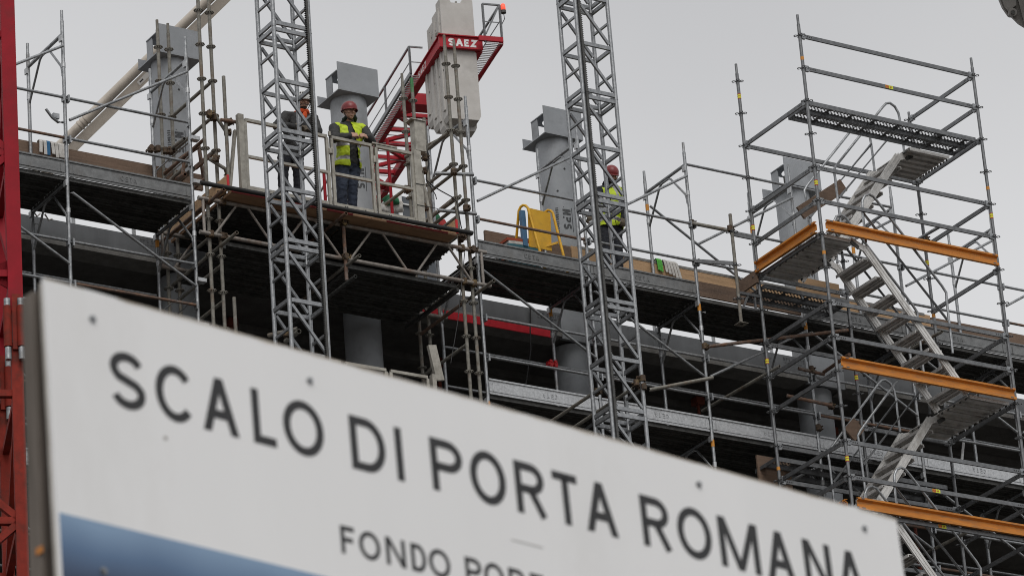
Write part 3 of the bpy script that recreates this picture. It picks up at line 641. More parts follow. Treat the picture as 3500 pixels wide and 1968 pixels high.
# ------------------------------------------------------------------ hoist masts
MW, MD, ML = .515, .39, 1.505
def mast_pieces():
    P = {}
    def mk(name, mb, m=MASTG): me = mb.mesh(name); me.materials.append(m); P[name] = me
    mk('leg', MB().tube((0, 0, 0), (0, 0, ML-.004), .028, n=12).tube((0, 0, ML-.012), (0, 0, ML-.002), .031, n=12))
    mk('front_bar', BAR((.025, 0, 0), (MW-.025, 0, 0), .03, .052)); mk('side_bar', BAR((0, .025, 0), (0, MD-.025, 0), .03, .052))
    hz = .62
    mk('face_brace', BAR((.03, 0, hz-.01), (MW-.03, 0, .03), .03, .036)); mk('side_rung', BAR((0, .025, 0), (0, MD-.025, 0), .026, .032))
    return P
MP = mast_pieces()
def rack_mesh(sgn):
    mb = MB().box((-.014, -.018, 0), (.014, .018, ML-.004)); n = 50; p = ML/n
    for i in range(n):
        z = (i+.25)*p; x0 = sgn*.0135
        mb.add([(x0, -.015, z), (x0+sgn*.02, -.015, z+p*.25), (x0, -.015, z+p*.52), (x0, .015, z), (x0+sgn*.02, .015, z+p*.25), (x0, .015, z+p*.52)], [(0, 1, 2), (5, 4, 3), (0, 3, 4, 1), (1, 4, 5, 2)])
    me = mb.mesh('rack'); me.materials.append(DARKT); return me
nutm = MB().tube((0, 0, -.03), (0, 0, .03), .009, n=6).tube((0, 0, -.07), (0, 0, -.03), .016, n=6); NUT = nutm.mesh('section_bolt'); NUT.materials.append(GALVB)
def mast(x0, label, rack_at, sgn):
    r_ = root('hoist_mast', label, 'hoist mast', (x0+MW/2, MD/2, -H), 'twin rack masts of the construction hoist')
    RK = rack_mesh(sgn)
    for k in range(-16, 5):
        z0 = -1.622-ML*2+ML*k+ML   # seams at -1.622 + n*ML
        z0 = -1.622+ML*k
        zb = max(z0, -H)
        if z0+ML < -H+.1: continue
        base = V((x0, 0, z0))
        if k < -5 or k > 2:        # hidden behind the sign or above the frame: plain section
            mb = MB()
            for (x, y) in ((0, 0), (MW, 0), (0, MD), (MW, MD)): mb.tube((x0+x, y, zb), (x0+x, y, z0+ML), .028, n=8)
            for z in (.047, ML/2, ML-.047):
                if z0+z > -H:
                    mb.bar((x0, 0, z0+z), (x0+MW, 0, z0+z), .03, .05).bar((x0, MD, z0+z), (x0+MW, MD, z0+z), .03, .05).bar((x0, 0, z0+z), (x0, MD, z0+z), .03, .05).bar((x0+MW, 0, z0+z), (x0+MW, MD, z0+z), .03, .05)
            part('mast_section', mb, MASTG, r_); continue
        sec = inst('mast_section', MP['leg'], r_, base)
        for (x, y) in ((MW, 0), (0, MD), (MW, MD)): inst('leg', MP['leg'], sec, base+V((x, y, 0)))
        for z in (.047, ML/2-.01, ML-.047):
            for y in (-.004, MD+.004): inst('front_bar', MP['front_bar'], sec, base+V((0, y, z)))
            for x in (-.004, MW+.004): inst('side_bar', MP['side_bar'], sec, base+V((x, 0, z)))
        for zb_ in (.075, ML/2+.02):
            for y in (0, MD): inst('face_brace', MP['face_brace'], sec, base+V((0, y, zb_)))
        for z in (ML*.25, ML*.755):
            for x in (0, MW): inst('side_rung', MP['side_rung'], sec, base+V((x, 0, z)))
        for (x, y) in ((.055, MD-.05), (.055, .05), (MW-.055, MD-.05), (MW-.055, .05)): inst('section_bolt', NUT, sec, base+V((x-.02 if x < .2 else x+.02, y, 0)))
        inst('rack', RK, sec, base+V((rack_at, -.026, .002)))
    return r_
mast(-8.325, 'grey lattice mast with toothed rack rising past the white-helmeted worker', MW-.036, -1)
m2_ = mast(-3.690, 'grey lattice mast with toothed rack rising past the worker by the yellow trestle', .036, 1)
tie = part('mast_tie', T(tuple(atY(me_p, .42)) if False else (-3.25, .1, -5.72), (-3.25, 2.0, -5.72), .024, hollow=True), OLDT, m2_)
part('mast_tie', T((-3.10, -.05, -5.78), (-2.30, -.35, -5.60), .024, hollow=True), OLDT, m2_)
part('mast_tie', T((-3.64, .2, -5.72), (-3.64, 2.0, -5.72), .024, hollow=True), OLDT, m2_)
for x, y, z in ((-3.17, -.02, -5.62), (-3.17, -.03, -5.74), (-3.25, .02, -5.68), (-3.60, .42, -5.70)): coup(m2_, x, y, z, random.uniform(-2, 2))

# ------------------------------------------------------------------ stair tower
ST = root('stair_tower', 'tall stair tower with orange toe boards and zigzag aluminium flights', 'stair tower', (1.5, .75, -H))
TW, TD = 3.0, 1.5
posts = {}
for (x, y, zt) in ((0, 0, .32), (TW, 0, .28), (0, TD, .27), (TW, TD, .12), (1.5, TD, -2.35)):
    posts[(x, y)] = rpost(ST, x, y, -H, zt, 0.0 if y == 0 or x != 1.5 else -2.5, ROSP, PERIG, rz=.2, lo=-9.6)
LEDH = MB()
def ledger(p, q, par=ST, m=PERIG):
    p, q = V(p), V(q); d = (q-p).normalized()
    g = part('ledger', MB().bar(p+d*.075, q-d*.075, .026, .056), m, par)
    for e, s_ in ((p, 1), (q, -1)): part('wedge_head', MB().bar(e+d*s_*.025, e+d*s_*.085, .034, .085), GALV, g)
    hb = MB(); a = d.cross(V((0, 0, 1))).normalized()
    for e, s_ in ((p, 1), (q, -1)):
        for k in (.12, .155, .19): hb.tube(e+d*s_*k-a*.0140, e+d*s_*k+a*.0140, .010, n=8)
    part('punched_hole', hb, BLACK, g, kind='stuff')
    return g
def tag_on(p, par, w=.13, txt=True, yy=0.0):
    """yellow product label on a ledger; p = its centre"""
    t_ = part('maker_label', B((p[0]-w/2, p[1]-.0165, p[2]-.024), (p[0]+w/2, p[1]-.0145, p[2]+.024)), TAGY, par)
    part('label_border', MB().box((p[0]-w/2, p[1]-.0175, p[2]-.024), (p[0]-w/2+.055, p[1]-.0170, p[2]+.024)), TAGO, t_)
    fn = lambda u, v, d: V((p[0]-w/2+.008+u, p[1]-.0176-d, p[2]-.013+v))
    part('label_print', word('PERI UP', 0, 0, .026, fn, .2, .48, .16, .0006), TAGR, t_)
led = {}
for k in (0, 1, 4, 5, 8, 9, 12, 13, 14, 16, 17, 18): led[k] = ledger((0, 0, -.5*k), (TW, 0, -.5*k))
tag_on((1.45, 0, -.5), led[1]); tag_on((1.42, 0, -6.5), led[13]); tag_on((1.45, 0, -7.0), led[14])
for k in (0, 1, 2, 4, 5, 6, 8, 9, 10, 12, 13, 14, 16, 18):
    if k not in (0, 1): ledger((0, 0, -.5*k), (0, TD, -.5*k))
    if k not in (5,): ledger((TW, 0, -.5*k), (TW, TD, -.5*k))
for k in (6, 8, 11, 12, 14): 
    ledger((0, TD, -.5*k), (1.5, TD, -.5*k)); 
    if k > 11: ledger((1.5, TD, -.5*k), (TW, TD, -.5*k))
for k in (2, 10): ledger((1.5, TD, -.5*k) if k > 5 else (0, TD, -.5*k), (TW, TD, -.5*k))
ledger((1.5, TD, -4.75), (2.6, TD+.35, -4.72)) if False else None
# perforated planks
def perf_mesh(L, w=.25):
    mb = MB(); nx, ny = int(L/.028), 9; dx, dy = (L-.02)/nx, (w-.03)/ny
    for i in range(nx):
        for j in range(ny):
            solid = not ((1 <= j <= 3 or 5 <= j <= 7) and ((i+j) % 2 == 0) and (i % 14) not in (0, 1))
            if solid: 
                x, y = .01+i*dx, .015+j*dy; mb.add([(x, y, 0), (x+dx, y, 0), (x+dx, y+dy, 0), (x, y+dy, 0)], [(0, 1, 2, 3)])
    mb.box((0, 0, -.06), (L, .014, .002)).box((0, w-.014, -.06), (L, w, .002)).box((0, .015, -.05), (.009, w-.015, 0)).box((L-.009, .015, -.05), (L, w-.015, 0))
    me = mb.mesh('perforated_plank'); me.materials.append(PERIG)
    return me
PF = perf_mesh(2.86); PF2 = perf_mesh(1.42)
for j in range(2): inst('perforated_plank', PF, ST, (.07, .04+j*.255, -.965))
for j in range(2): inst('perforated_plank', PF2, ST, (.03, 1.40+j*.255, -3.14))
for j in range(2): inst('perforated_plank', PF2, ST, (.03, 1.56+j*.255, -5.62))
for j in range(2): inst('perforated_plank', PF2, ST, (1.5, 1.56+j*.255, -5.62))
# bracket under the bridging planks
br = part('console_bracket', MB().bar((-.38, 1.5, -3.30), (0, 1.5, -3.30), .04, .04).bar((-.36, 1.5, -3.52), (.0, 1.5, -3.50), .03, .03).bar((-.30, 1.5, -3.5), (-.2, 1.5, -3.30), .025, .025).bar((-.1, 1.5, -3.5), (-.1, 1.5, -3.30), .025, .025), PERIG, ST)
rpost(ST, -.37, 1.5, -3.77, -2.12, -2.39, ROSP, OLDT, rz=.2, spig=False)
ledger((-.37, 1.5, -2.39), (0, 1.5, -2.0)) if False else None
part('ledger', MB().bar((-.37, 1.5, -2.42), (-.02, 1.5, -2.42), .026, .05), PERIG, ST)
part('tie_tube', T((-.68, 1.97, -2.11), (-.40, 1.52, -2.36), .026), OLDT, ST); coup(ST, -.68, 1.98, -2.1, .3); coup(ST, -.40, 1.5, -2.34, .3)
part('tie_bracket', BAR((-.72, 1.94, -2.70), (-.35, 1.5, -2.86), .03, .05), PERIG, ST)
part('tie_tube', T((-.66, 2.0, -3.95), (1.45, 1.5, -3.55), .024), RUSTT, ST); coup(ST, -.67, 1.98, -3.95, .4)
part('tie_tube', T(tuple(atY(u4(355, 285), 1.9)), tuple(atY(u4(650, 350), 1.6)), .024, hollow=True), RUSTT, ST)
part('tie_tube', T(tuple(atY(u4(430, 110), 2.0)), tuple(atY(u4(600, 150), 1.9)), .024, hollow=True), RUSTT, ST)
for p in ((515, 115), (560, 490), (640, 350)): q = atY(u4(*p), 1.95); coup(ST, q.x, q.y, q.z, .5)
part('tie_tube', T(tuple(atY(u2(1390, 470), 1.55)), tuple(atY(u2(1545, 380), 1.1)), .024), GALV, ST); q = atY(u2(1440, 465), 1.5); coup(ST, q.x, q.y, q.z, .5)
part('tie_tube', T(tuple(atY(u4(595, 135), 1.9)), tuple(atY(u4(760, 20), 1.2)), .026), RUSTT, ST)
# timber boards round the bridge
part('closing_board', BAR(tuple(atX(u2(55, 840), -.05)), tuple(atX(u2(192, 745), -.05)), .03, .19), WOOD, ST)
part('closing_board', B((.98, 1.93, -2.86), (1.72, 1.96, -2.63)), PALEW, ST)
part('closing_board', BAR((.61, 1.2, -2.05), (1.42, 1.2, -1.47), .03, .19), WOOD, ST)
part('closing_board', B((.0, 1.95, -5.9), (.55, 1.98, -5.45)), WOOD, ST)
part('closing_board', BAR(tuple(atY(u4(760, 540), 1.3)), tuple(atY(u4(820, 470), 1.3)), .03, .22), WOOD, ST)
# landings
def landing(x0, x1, y0, y1, z):
    poly = []; n = 6; w = (y1-y0)/n
    mb = MB()
    mb.box((x0, y0, z-.012), (x1, y1, z))
    for i in range(n+1):
        y = y0+i*w; mb.box((x0+.01, max(y0, y-.008), z-.05), (x1-.01, min(y1, y+.008), z-.0125))
        if i < n: mb.box((x0+.012, y+w*.5-.03, z-.026), (x1-.012, y+w*.5+.03, z-.0127))
    l_ = part('stair_landing', mb, ALUD, ST)
    hb = MB()
    for i in range(10): 
        y = y0+.08+i*(y1-y0-.16)/9; hb.box((x1-.002, y-.018, z-.045), (x1+.006, y+.018, z-.02)); hb.box((x0-.006, y-.018, z-.045), (x0+.002, y+.018, z-.02))
    part('hook_claw', hb, DARKT, l_, kind='stuff')
    return l_
landing(2.22, 2.93, .64, 1.42, -.975); landing(.07, .62, .05, 1.42, -2.96); landing(2.25, 2.93, .05, 1.42, -4.96); landing(.07, .62, .05, 1.42, -6.96); landing(2.25, 2.93, .05, 1.42, -8.96)
def flight(xt, xb, zt, zb, y0, y1):
    """stair flight from (xt, zt) down to (xb, zb)"""
    s = 1 if xb > xt else -1; f_ = None
    dx, dz = xb-xt, zb-zt; L = math.hypot(dx, dz)
    for y in (y0, y1):
        mb = MB()
        a = V((xt-.12*s, y, zt-.02)); b = V((xt+.12*s, y, zt-.09)); c = V((xb-.05*s, y, zb+.0)); 
        mb.bar(b, c, .028, .115, (0, 0, 1)); mb.bar(a, b+V((.03*s, 0, -.03)), .0285, .09, (0, 0, 1))
        mb.bar(b+V((0, -.0165, .042)), c+V((0, -.0165, .042)), .006, .014, (0, 0, 1)).bar(b+V((0, -.0165, -.042)), c+V((0, -.0165, -.042)), .006, .014, (0, 0, 1))
        o = part('stringer', mb, ALU, ST)
        f_ = f_ or o
        part('stringer_hook', BAR(a+V((0, -.02, -.02)), a+V((.12*s, -.02, -.10)), .012, .06), DARKT, o)
    n = 8
    for i in range(1, n+1):
        t = i/(n+.6); x = xt+dx*t; z = zt+dz*t
        tr = part('tread', MB().box((x-.115, y0+.015, z-.02), (x+.115, y1-.015, z-.008)).box((x-.115, y0+.015, z-.05), (x-.105, y1-.015, z-.0202)).box((x+.105, y0+.015, z-.05), (x+.115, y1-.015, z-.0202)).box((x-.03, y0+.015, z-.04), (x-.024, y1-.015, z-.0202)).box((x+.024, y0+.015, z-.04), (x+.03, y1-.015, z-.0202)), ALUD, ST)
    return f_
def guard(xt, s, z0, y):
    """bent-tube stair guard; xt = landing edge, s = direction of descent"""
    def q(a, b): return (xt+s*a, y, z0+b)
    g = part('stair_guard', MB().path([q(.15, .0), q(.155, .48), q(.17, .62), q(.22, .71), q(.30, .75), q(.37, .73), q(.43, .67), q(1.38, -.43), q(1.44, -.52), q(1.43, -.62), q(1.42, -1.42)], .0185, 9), GALV, ST)
    part('guard_mid_rail', MB().path([q(.157, .45), q(1.40, -.93)], .0185, 8), GALV, g)
    if s > 0 and (y % 1) > .5: part('guard_end_loop', MB().path([q(-.35, .0), q(-.35, .26), q(-.32, .34), q(-.24, .38), q(-.15, .37), q(-.08, .28), q(.0, .10), q(.85, -1.20)], .0185, 9), GALV, g)
flight(.62, 2.25, -2.96, -4.96, .05, .70); guard(.6, 1, -2.98, .02); guard(.63, 1, -2.98, .72)
flight(2.25, .62, -4.96, -6.96, .80, 1.44); guard(2.27, -1, -4.98, .77); guard(2.27, -1, -4.98, 1.46)
flight(.62, 2.25, -6.96, -8.96, .05, .70); guard(.6, 1, -6.98, .02); guard(.63, 1, -6.98, .72)
flight(2.25, .62, -.975, -2.96, .80, 1.42); guard(2.36, -1, -1.02, .75); guard(2.36, -1, -1.02, 1.45)
# orange toe boards
def orange(p, q, nrm):
    p, q = V(p), V(q); d = (q-p).normalized(); n_ = V(nrm); L = (q-p).length
    poly = [(0, 0), (.05, -.004), (.05, .034), (.012, .048), (.012, .115), (.05, .135), (.05, .160), (.0, .168), (0, .160), (.043, .153), (.043, .140), (.003, .122), (.003, .043), (.043, .028), (.043, .004), (0, .008)]
    mb = MB(); mb.extr(poly, p, n_, (0, 0, 1), d, L)
    o = part('orange_toe_board', mb, ORANGE, ST)
    hb = MB()
    for e, s_ in ((p, 1), (q, -1)):
        for h in (.016, .147): hb.bar(e+d*s_*.05+n_*.0505+V((0, 0, h)), e+d*s_*.10+n_*.0505+V((0, 0, h)), .004, .014)
    part('slot', hb, WHITEP if False else DGREY, o, kind='stuff')
for z in (-2.965, -4.965, -6.965, -8.965):
    orange((.05, -.03, z), (TW-.04, -.03, z), (0, -1, 0))
    if z != -4.965: orange((-.03, .05, z), (-.03, TD-.04, z), (-1, 0, 0))
# yellow inspection tags and orange bands on the standards
def band(par, x, y, z, m=TAGY, h=.08):
    b_ = part('inspection_tag', T((x, y, z), (x, y, z+h), .0255, n=12), m, par)
    if m is TAGY: part('tag_print', MB().tube((x, y, z), (x, y, z+.012), .0262, n=12).tube((x, y, z+h-.012), (x, y, z+h), .0262, n=12).tube((x, y, z+.035), (x, y, z+.045), .0262, n=12), TAGR, b_)
for (x, y, z, m) in ((0, 0, -2.28, TAGY), (0, 0, -.38, TAGO), (0, 0, -6.29, TAGY), (0, TD, -.28, TAGY), (0, TD, -2.3, TAGY), (0, TD, -4.3, TAGY), (0, TD, -5.85, TAGO), (TW, 0, -2.22, TAGY), (TW, 0, -1.78, TAGO), (1.5, TD, -4.3, TAGY), (TW, TD, -2.3, TAGY), (0, 0, -3.3, TAGO), (TW, TD, -3.1, TAGO)):
    if z < 0.2: band(posts[(x, y)], x, y, z, m, .08 if m is TAGY else .05)
for (x, y, z) in ((-.68, YO, -3.42), (-.68, YI, -1.48), (1.11, YI, -1.5), (-8.49, YI, -3.45), (-2.46, YI, -3.4), (1.11, YO, -3.4), (-.68, YO, -5.42), (-4.23, YO, -5.42), (2.9, YI, -1.5)):
    part('inspection_tag', T((x, y, z), (x, y, z+.10), .0255, n=12), TAGO, LS if x < -6 else RS)
# ties of the stair tower to the facade scaffold
for x, z in ((.05, -4.4), (2.95, -3.4), (2.95, -6.4)):
    part('tie_tube', T((x, 1.3, z), (x-.1, 3.02, z), .024, hollow=True), OLDT, ST)
# ------------------------------------------------------------------ site sign in the foreground
PSI = math.radians(10.7)
SU = V((math.cos(PSI), math.sin(PSI), 0)); SNR = V((math.sin(PSI), -math.cos(PSI), 0)); SV = (V((0, 0, 1))-SNR*.033).normalized(); SN = SU.cross(SV)
SA = V((-28.936, -34.087, -23.056)); SWD, SHT = 2.617, 1.75
def sp(u, v, d=0.0): return SA+SU*u+SV*v+SN*d
sgn = root('site_sign', 'large white site sign with charcoal capital lettering in front of the scaffolding', 'sign', (sp(SWD/2, 0).x, sp(SWD/2, 0).y, -H))
mb = MB(); nseg = 60
top = []
for i in range(nseg+1):
    u = SWD*i/nseg; top.append((u, (noise.noise((u*2.2, 3, 1))*.004+noise.noise((u*11, 5, 1))*.0015) if 0 < i < nseg else 0))
poly = [(0.003, -SHT)]+[(SWD, -SHT)]+top[::-1]
mb.extr([(u, v) for u, v in poly], sp(0, 0, -.010), SU, SV, SN, .010)
pn = part('panel', mb, SIGNW, sgn)
part('panel_backing', MB().extr([(-.004, -SHT), (SWD-.01, -SHT), (SWD-.01, -.012), (-.004, -.010)], sp(0, 0, -.014), SU, SV, SN, .0038), SIGNE, sgn)
LET = [('S', .157, .253), ('C', .278, .383), ('A', .405, .502), ('L', .543, .616), ('O', .629, .743), ('D', .820, .921), ('I', .952, .969), ('P', 1.056, 1.151), ('O', 1.173, 1.281), ('R', 1.311, 1.403), ('T', 1.420, 1.517), ('A', 1.528, 1.627), ('R', 1.709, 1.801), ('O', 1.826, 1.938), ('M', 1.965, 2.098), ('A', 2.122, 2.219), ('N', 2.255, 2.350), ('A', 2.370, 2.467)]
for ch, a, b in LET: part('letter', letter(ch, a, b, -.253, -.125, .0198, lambda u, v, d: sp(u, v, d), .0012), INK, sgn)
for ch, a, b in (('F', .768, .812), ('O', .820, .880), ('N', .897, .953), ('D', .970, 1.013), ('O', 1.022, 1.084), ('P', 1.130, 1.178), ('O', 1.186, 1.246), ('R', 1.261, 1.310), ('T', 1.322, 1.374)):
    part('letter', letter(ch, a, b, -.463, -.398, .0102, lambda u, v, d: sp(u, v, d), .0012), INK, sgn)
part('printed_rule', MB().extr([(1.281, -.3285), (1.378, -.3285), (1.378, -.3255), (1.281, -.3255)], sp(0, 0, .0005), SU, SV, SN, .0006), mat('faint_grey_print', (.58, .57, .56), (.55, .54, .53), .5), sgn)
pr_ = part('printed_picture', MB().extr([(.006, -1.45), (2.45, -1.45), (2.45, -.529), (.006, -.529)], sp(0, 0, .0003), SU, SV, SN, .0006), PRINT, sgn)
uvl = pr_.data.uv_layers.new(name='UVMap')
for lp_ in pr_.data.loops:
    c_ = pr_.data.vertices[lp_.vertex_index].co+WT[sgn.name]-SA
    uvl.data[lp_.index].uv = (c_.dot(SU), .95+(c_.dot(SV)+.529)*1.0)
for u, v in ((.121, -.066), (.715, -.069), (1.317, -.064), (1.917, -.057), (2.491, -.051), (.111, -.637)):
    if abs(u-1.317) < .01: continue
    s_ = part('screw', MB().tube(sp(u, v, 0), sp(u, v, .003), .0085, n=14).tube(sp(u, v, .003), sp(u, v, .008), .0048, n=6), GALV, sgn)
part('drill_mark', MB().tube(sp(.298, -.299, 0), sp(.298, -.299, .0006), .005, n=10), SIGNE, sgn)
# timber posts that carry the sign
zb = -H-SA.z
def vpost(u0, u1, d0, d1, vtop, m, name='sign_post'):
    mb = MB(); pts = []
    for (u, d) in ((u0, d0), (u1, d0), (u1, d1), (u0, d1)): pts.append(sp(u, vtop, d))
    low = [V((p.x, p.y, -H)) for p in pts]
    mb.add(low+pts, [(3, 2, 1, 0), (4, 5, 6, 7), (0, 1, 5, 4), (1, 2, 6, 5), (2, 3, 7, 6), (3, 0, 4, 7)]); return part(name, mb, m, sgn)
vpost(.010, .06, -.037, -.0142, -.012, POSTD); vpost(-.002, .06, -.077, -.0372, -.016, POSTW); vpost(1.25, 1.31, -.075, -.0142, -.03, POSTW); vpost(2.50, 2.57, -.075, -.0142, -.03, POSTW)
part('spray_mark', MB().extr([(-.0045, -.60), (-.0022, -.60), (-.0022, -.585), (-.0045, -.585)], sp(0, 0, -.07), SU, SV, SN, .022), ORANGE, sgn)
mb = MB(); n_ = 150
for i in range(n_):
    u0, u1 = SWD*i/n_, SWD*(i+1)/n_; h_ = max(0, .0045+.006*noise.noise((u0*4, 9, 2))+.003*noise.noise((u0*21, 4, 2)))
    if h_ > .002: mb.add([sp(u0, -h_, .0004), sp(u1, -h_, .0004), sp(u1, -.0005, .0004), sp(u0, -.0005, .0004)], [(0, 1, 2, 3)])
part('worn_edge', mb, mat('worn_edge_brown', (.46, .40, .33), (.62, .57, .50), .8, 0, 14), sgn, kind='stuff')

# ------------------------------------------------------------------ red crane mast on the left
def leg_pts(xpix, dist): return atD((xpix, 500), dist)
cm = root('crane_mast', 'red lattice crane mast standing beside the white sign', 'crane mast', (leg_pts(30, 44).x-.8, leg_pts(30, 44).y+.3, -H))
c0 = leg_pts(37, 44.0); LX, LY = c0.x, c0.y
zj = atD((60, 1160), 43.5).z          # joint between the bright and the faded sections
cw = 1.55; lw = .145
ax = V((.93, -.36, 0)).normalized(); ay = V((.36, .93, 0))
corner = [V((LX, LY, 0)), V((LX, LY, 0))-ax*cw, V((LX, LY, 0))-ax*cw+ay*cw, V((LX, LY, 0))+ay*cw]
for i, c in enumerate(corner):
    up_ = part('leg', BAR(c+V((0, 0, zj+.12)), c+V((0, 0, 6.0)), lw, lw, ax), CRANE, cm)
    lo_ = part('leg', BAR(c+V((0, 0, -H)), c+V((0, 0, zj-.22)), lw*.8, lw*.8, ax), CRANEO, cm)
    # fish-plate joint with big bolts
    part('joint_plate', MB().bar(c+V((0, 0, zj-.30)), c+V((0, 0, zj+.30)), lw*1.15, lw*.55, ax), CRANEO, lo_)
    for o in (ax*(-lw*.62)-ay*.09, ax*(lw*.30)-ay*.10):
        bt = part('joint_bolt', MB().tube(c+o+V((0, 0, zj-.28)), c+o+V((0, 0, zj+.16)), .042, n=12), CRANE if False else CRANEO, lo_)
        part('bolt_nut', MB().tube(c+o+V((0, 0, zj-.42)), c+o+V((0, 0, zj-.29)), .036, n=6), GALV, bt)
        part('bolt_head', MB().tube(c+o+V((0, 0, zj+.16)), c+o+V((0, 0, zj+.24)), .036, n=6), GALV, bt)
def lat(a, b, z0, z1, m, w=.07): part('lattice_brace', BAR(a+V((0, 0, z0)), b+V((0, 0, z1)), w, w), m, cm)
for i in range(4):
    a, b = corner[i], corner[(i+1) % 4]
    z = zj+.55; k = 0
    while z < 5.5:
        lat(a, b, z, z, CRANE); lat(a, b, z, z+1.35, CRANE) if k % 2 else lat(a, b, z+1.35, z, CRANE); z += 1.35; k += 1
    z = zj-.75; k = 0
    while z > -H+1.4:
        lat(a, b, z, z, CRANEO); lat(a, b, z, z-1.35, CRANEO) if k % 2 else lat(a, b, z-1.35, z, CRANEO); z -= 1.35; k += 1
for q in (.3, -.35):
    part('gusset', MB().extr([(0, -.16), (-.22, -.02), (-.22, .05), (0, .16)], corner[0]+V((0, 0, zj+.55+q*0))-ax*lw*.4, ax, V((0, 0, 1)), ay, .02), CRANE, cm)

# ------------------------------------------------------------------ cream concrete boom
e1, e2 = atD(t1(470, 1290), 64), atD(t1(1900, -110), 64)
bd = (e2-e1).normalized(); e1 = e1-bd*1.2; e2 = e2+bd*3.0
view = (e1-V(CAM)).normalized(); side = bd.cross(view).normalized(); 
if side.z < 0: side = -side
# side points up-left across the boom
boom = root('concrete_boom', 'cream concrete placing boom with delivery pipe slanting behind the steel column', 'concrete boom', (e1.x, e1.y, -3.3))
part('boom_arm', MB().extr([(-.085, -.13), (.085, -.13), (.085, .02), (-.085, .02)], e1-side*.02, view, side, bd, (e2-e1).length), CREAM, boom)
pp = part('delivery_pipe', MB().tube(e1+side*.085-view*.05, e2+side*.085-view*.05, .072, n=20), CREAM, boom)
Lb = (e2-e1).length
for f in (.115, .125, .225, .233, .241): 
    p_ = e1+side*.085-view*.05+bd*Lb*f; part('pipe_clamp', T(p_, p_+bd*.03, .082, n=18), CREAM, pp)
for f in (.105, .83):
    p_ = e1+side*.04-view*.12+bd*Lb*f; part('pipe_bracket', MB().bar(p_-side*.10, p_+side*.06, .05, .05).tube(p_-side*.07-view*.03, p_+side*.03-view*.03, .03), OLDT, boom)
lbl = e1-side*.075-view*.0865+bd*Lb*.36
part('paper_label', MB().extr([(0, -.035), (.24, -.035), (.24, .035), (0, .035)], lbl, bd, side, -view, .001), mat('paper_white', (.66, .64, .6), (.6, .58, .55), .8), boom)
part('label_print', word('UE-T-N', .03, -.012, .026, lambda u, v, d: lbl+bd*u+side*v-view*(.0012+d), .2, .6, .3, .0005) if False else MB().extr([(.03, -.01), (.10, -.01), (.10, .01), (.03, .01)], lbl-view*.0012, bd, side, -view, .0005), INK, boom)
part('pedestal', MB().tube((e1.x, e1.y, -3.3), (e1.x, e1.y, e1.z+.1), .3, n=20).box((e1.x-.7, e1.y-.7, -3.3), (e1.x+.7, e1.y+.7, -3.1)), CREAM, boom)

# ------------------------------------------------------------------ machine tip in the top right corner
DT = 46.0
def tp(x, y, dd=0.0): return atD((2500+x/2.171, y/2.171), DT)+V(FW)*dd
kn = root('crane_boom_tip', 'dark grey machine boom tip with a round pin high above the stair tower', 'boom tip', tuple(V((tp(2420, 160)+V(R0)*20).to_tuple()[:2]+(-H,))))
outl = [(1960, -40), (1985, 0), (2010, 60), (2040, 105), (2085, 135), (2130, 180), (2171, 205), (2420, 330), (2700, 300), (2500, -160), (2060, -220)]
def slab_from(pts, d0, d1):
    n = len(pts); vs = [tp(x, y, d0) for x, y in pts]+[tp(x, y, d1) for x, y in pts]
    return MB().add(vs, [tuple(range(n)), tuple(range(2*n-1, n-1, -1))]+[(i, (i+1) % n, n+(i+1) % n, n+i) for i in range(n)])
part('boom_plate', slab_from(outl, -.06, .06), MACH, kn)
part('cover', slab_from([(1990, -30), (2100, -30), (2105, 45), (2045, 90), (2020, 60)], -.11, -.061), MACH, kn)
part('pin_boss', MB().tube(tp(2078, 98, -.12), tp(2078, 98, .1), .045, n=20), MACH, kn)
part('pin', MB().tube(tp(2078, 98, -.14), tp(2078, 98, -.12), .022, n=14), DARKT, kn)
ft = tp(2420, 160); gd = V((ft.x, ft.y, 0))+V(R0)*20; part('boom_arm', BAR(tp(2330, 90), (gd.x, gd.y, -H+1.2), .30, .42), MACH, kn); part('boom_base', MB().box((gd.x-1.6, gd.y-1.2, -H), (gd.x+1.6, gd.y+1.2, -H+1.4)), MACH, kn)
part('rib', slab_from([(2110, -30), (2135, -30), (2190, 210), (2171, 205)], -.10, -.061), MACH, kn)

# ------------------------------------------------------------------ tower crane with ballast in the background
HJ = 26.0
jA = atZ(ra(960, 420), HJ); jB = atZ(ra(320, 1448), HJ)
jd = (jB-jA); jd.z = 0; jd.normalize(); js = V((jd.y, -jd.x, 0)); 
if js.x < 0: js = -js
jw = 1.17; zup = V((0, 0, 1))
cr = root('tower_crane', 'red tower crane counter jib loaded with concrete ballast blocks and carrying a lit beacon', 'tower crane', tuple(V((jB.x, jB.y, -H))+jd*11))
def J(a, b, c): return jA+jd*a+js*b+zup*c       # along the jib, across, up
JL = 16.0
for b in (0.06, jw-.06):
    mbx = MB().bar(J(-.0, b, -.15), J(3.4, b, -.15), .10, .32).bar(J(-.0, b, .012), J(3.4, b, .012), .20, .03).bar(J(0, b, -.325), J(3.4, b, -.325), .20, .03)
    ch = part('jib_beam', mbx, CRANEB, cr)
    part('jib_chord', BAR(J(3.42, b, -.10), J(JL, b, -.10), .17, .22), CRANEB, cr)
    if b < .5:
        part('beam_lettering', word('SAEZ', 0, 0, .2, lambda u, v, d, b=b: J(1.95-u, b-.0505-d, -.25+v), .2, .75, .2, .002), WHITEP, ch)
        part('beam_lettering', word('SAEZ', 0, 0, .16, lambda u, v, d, b=b: J(7.2-u, b-.0855-d, -.18+v), .2, .75, .2, .002), WHITEP, ch)
endb = part('end_beam', MB().bar(J(-.08, -.02, -.15), J(-.08, jw+.02, -.15), .10, .34).bar(J(-.10, -.05, .03), J(-.10, jw+.1, .03), .18, .03), CRANEB, cr)
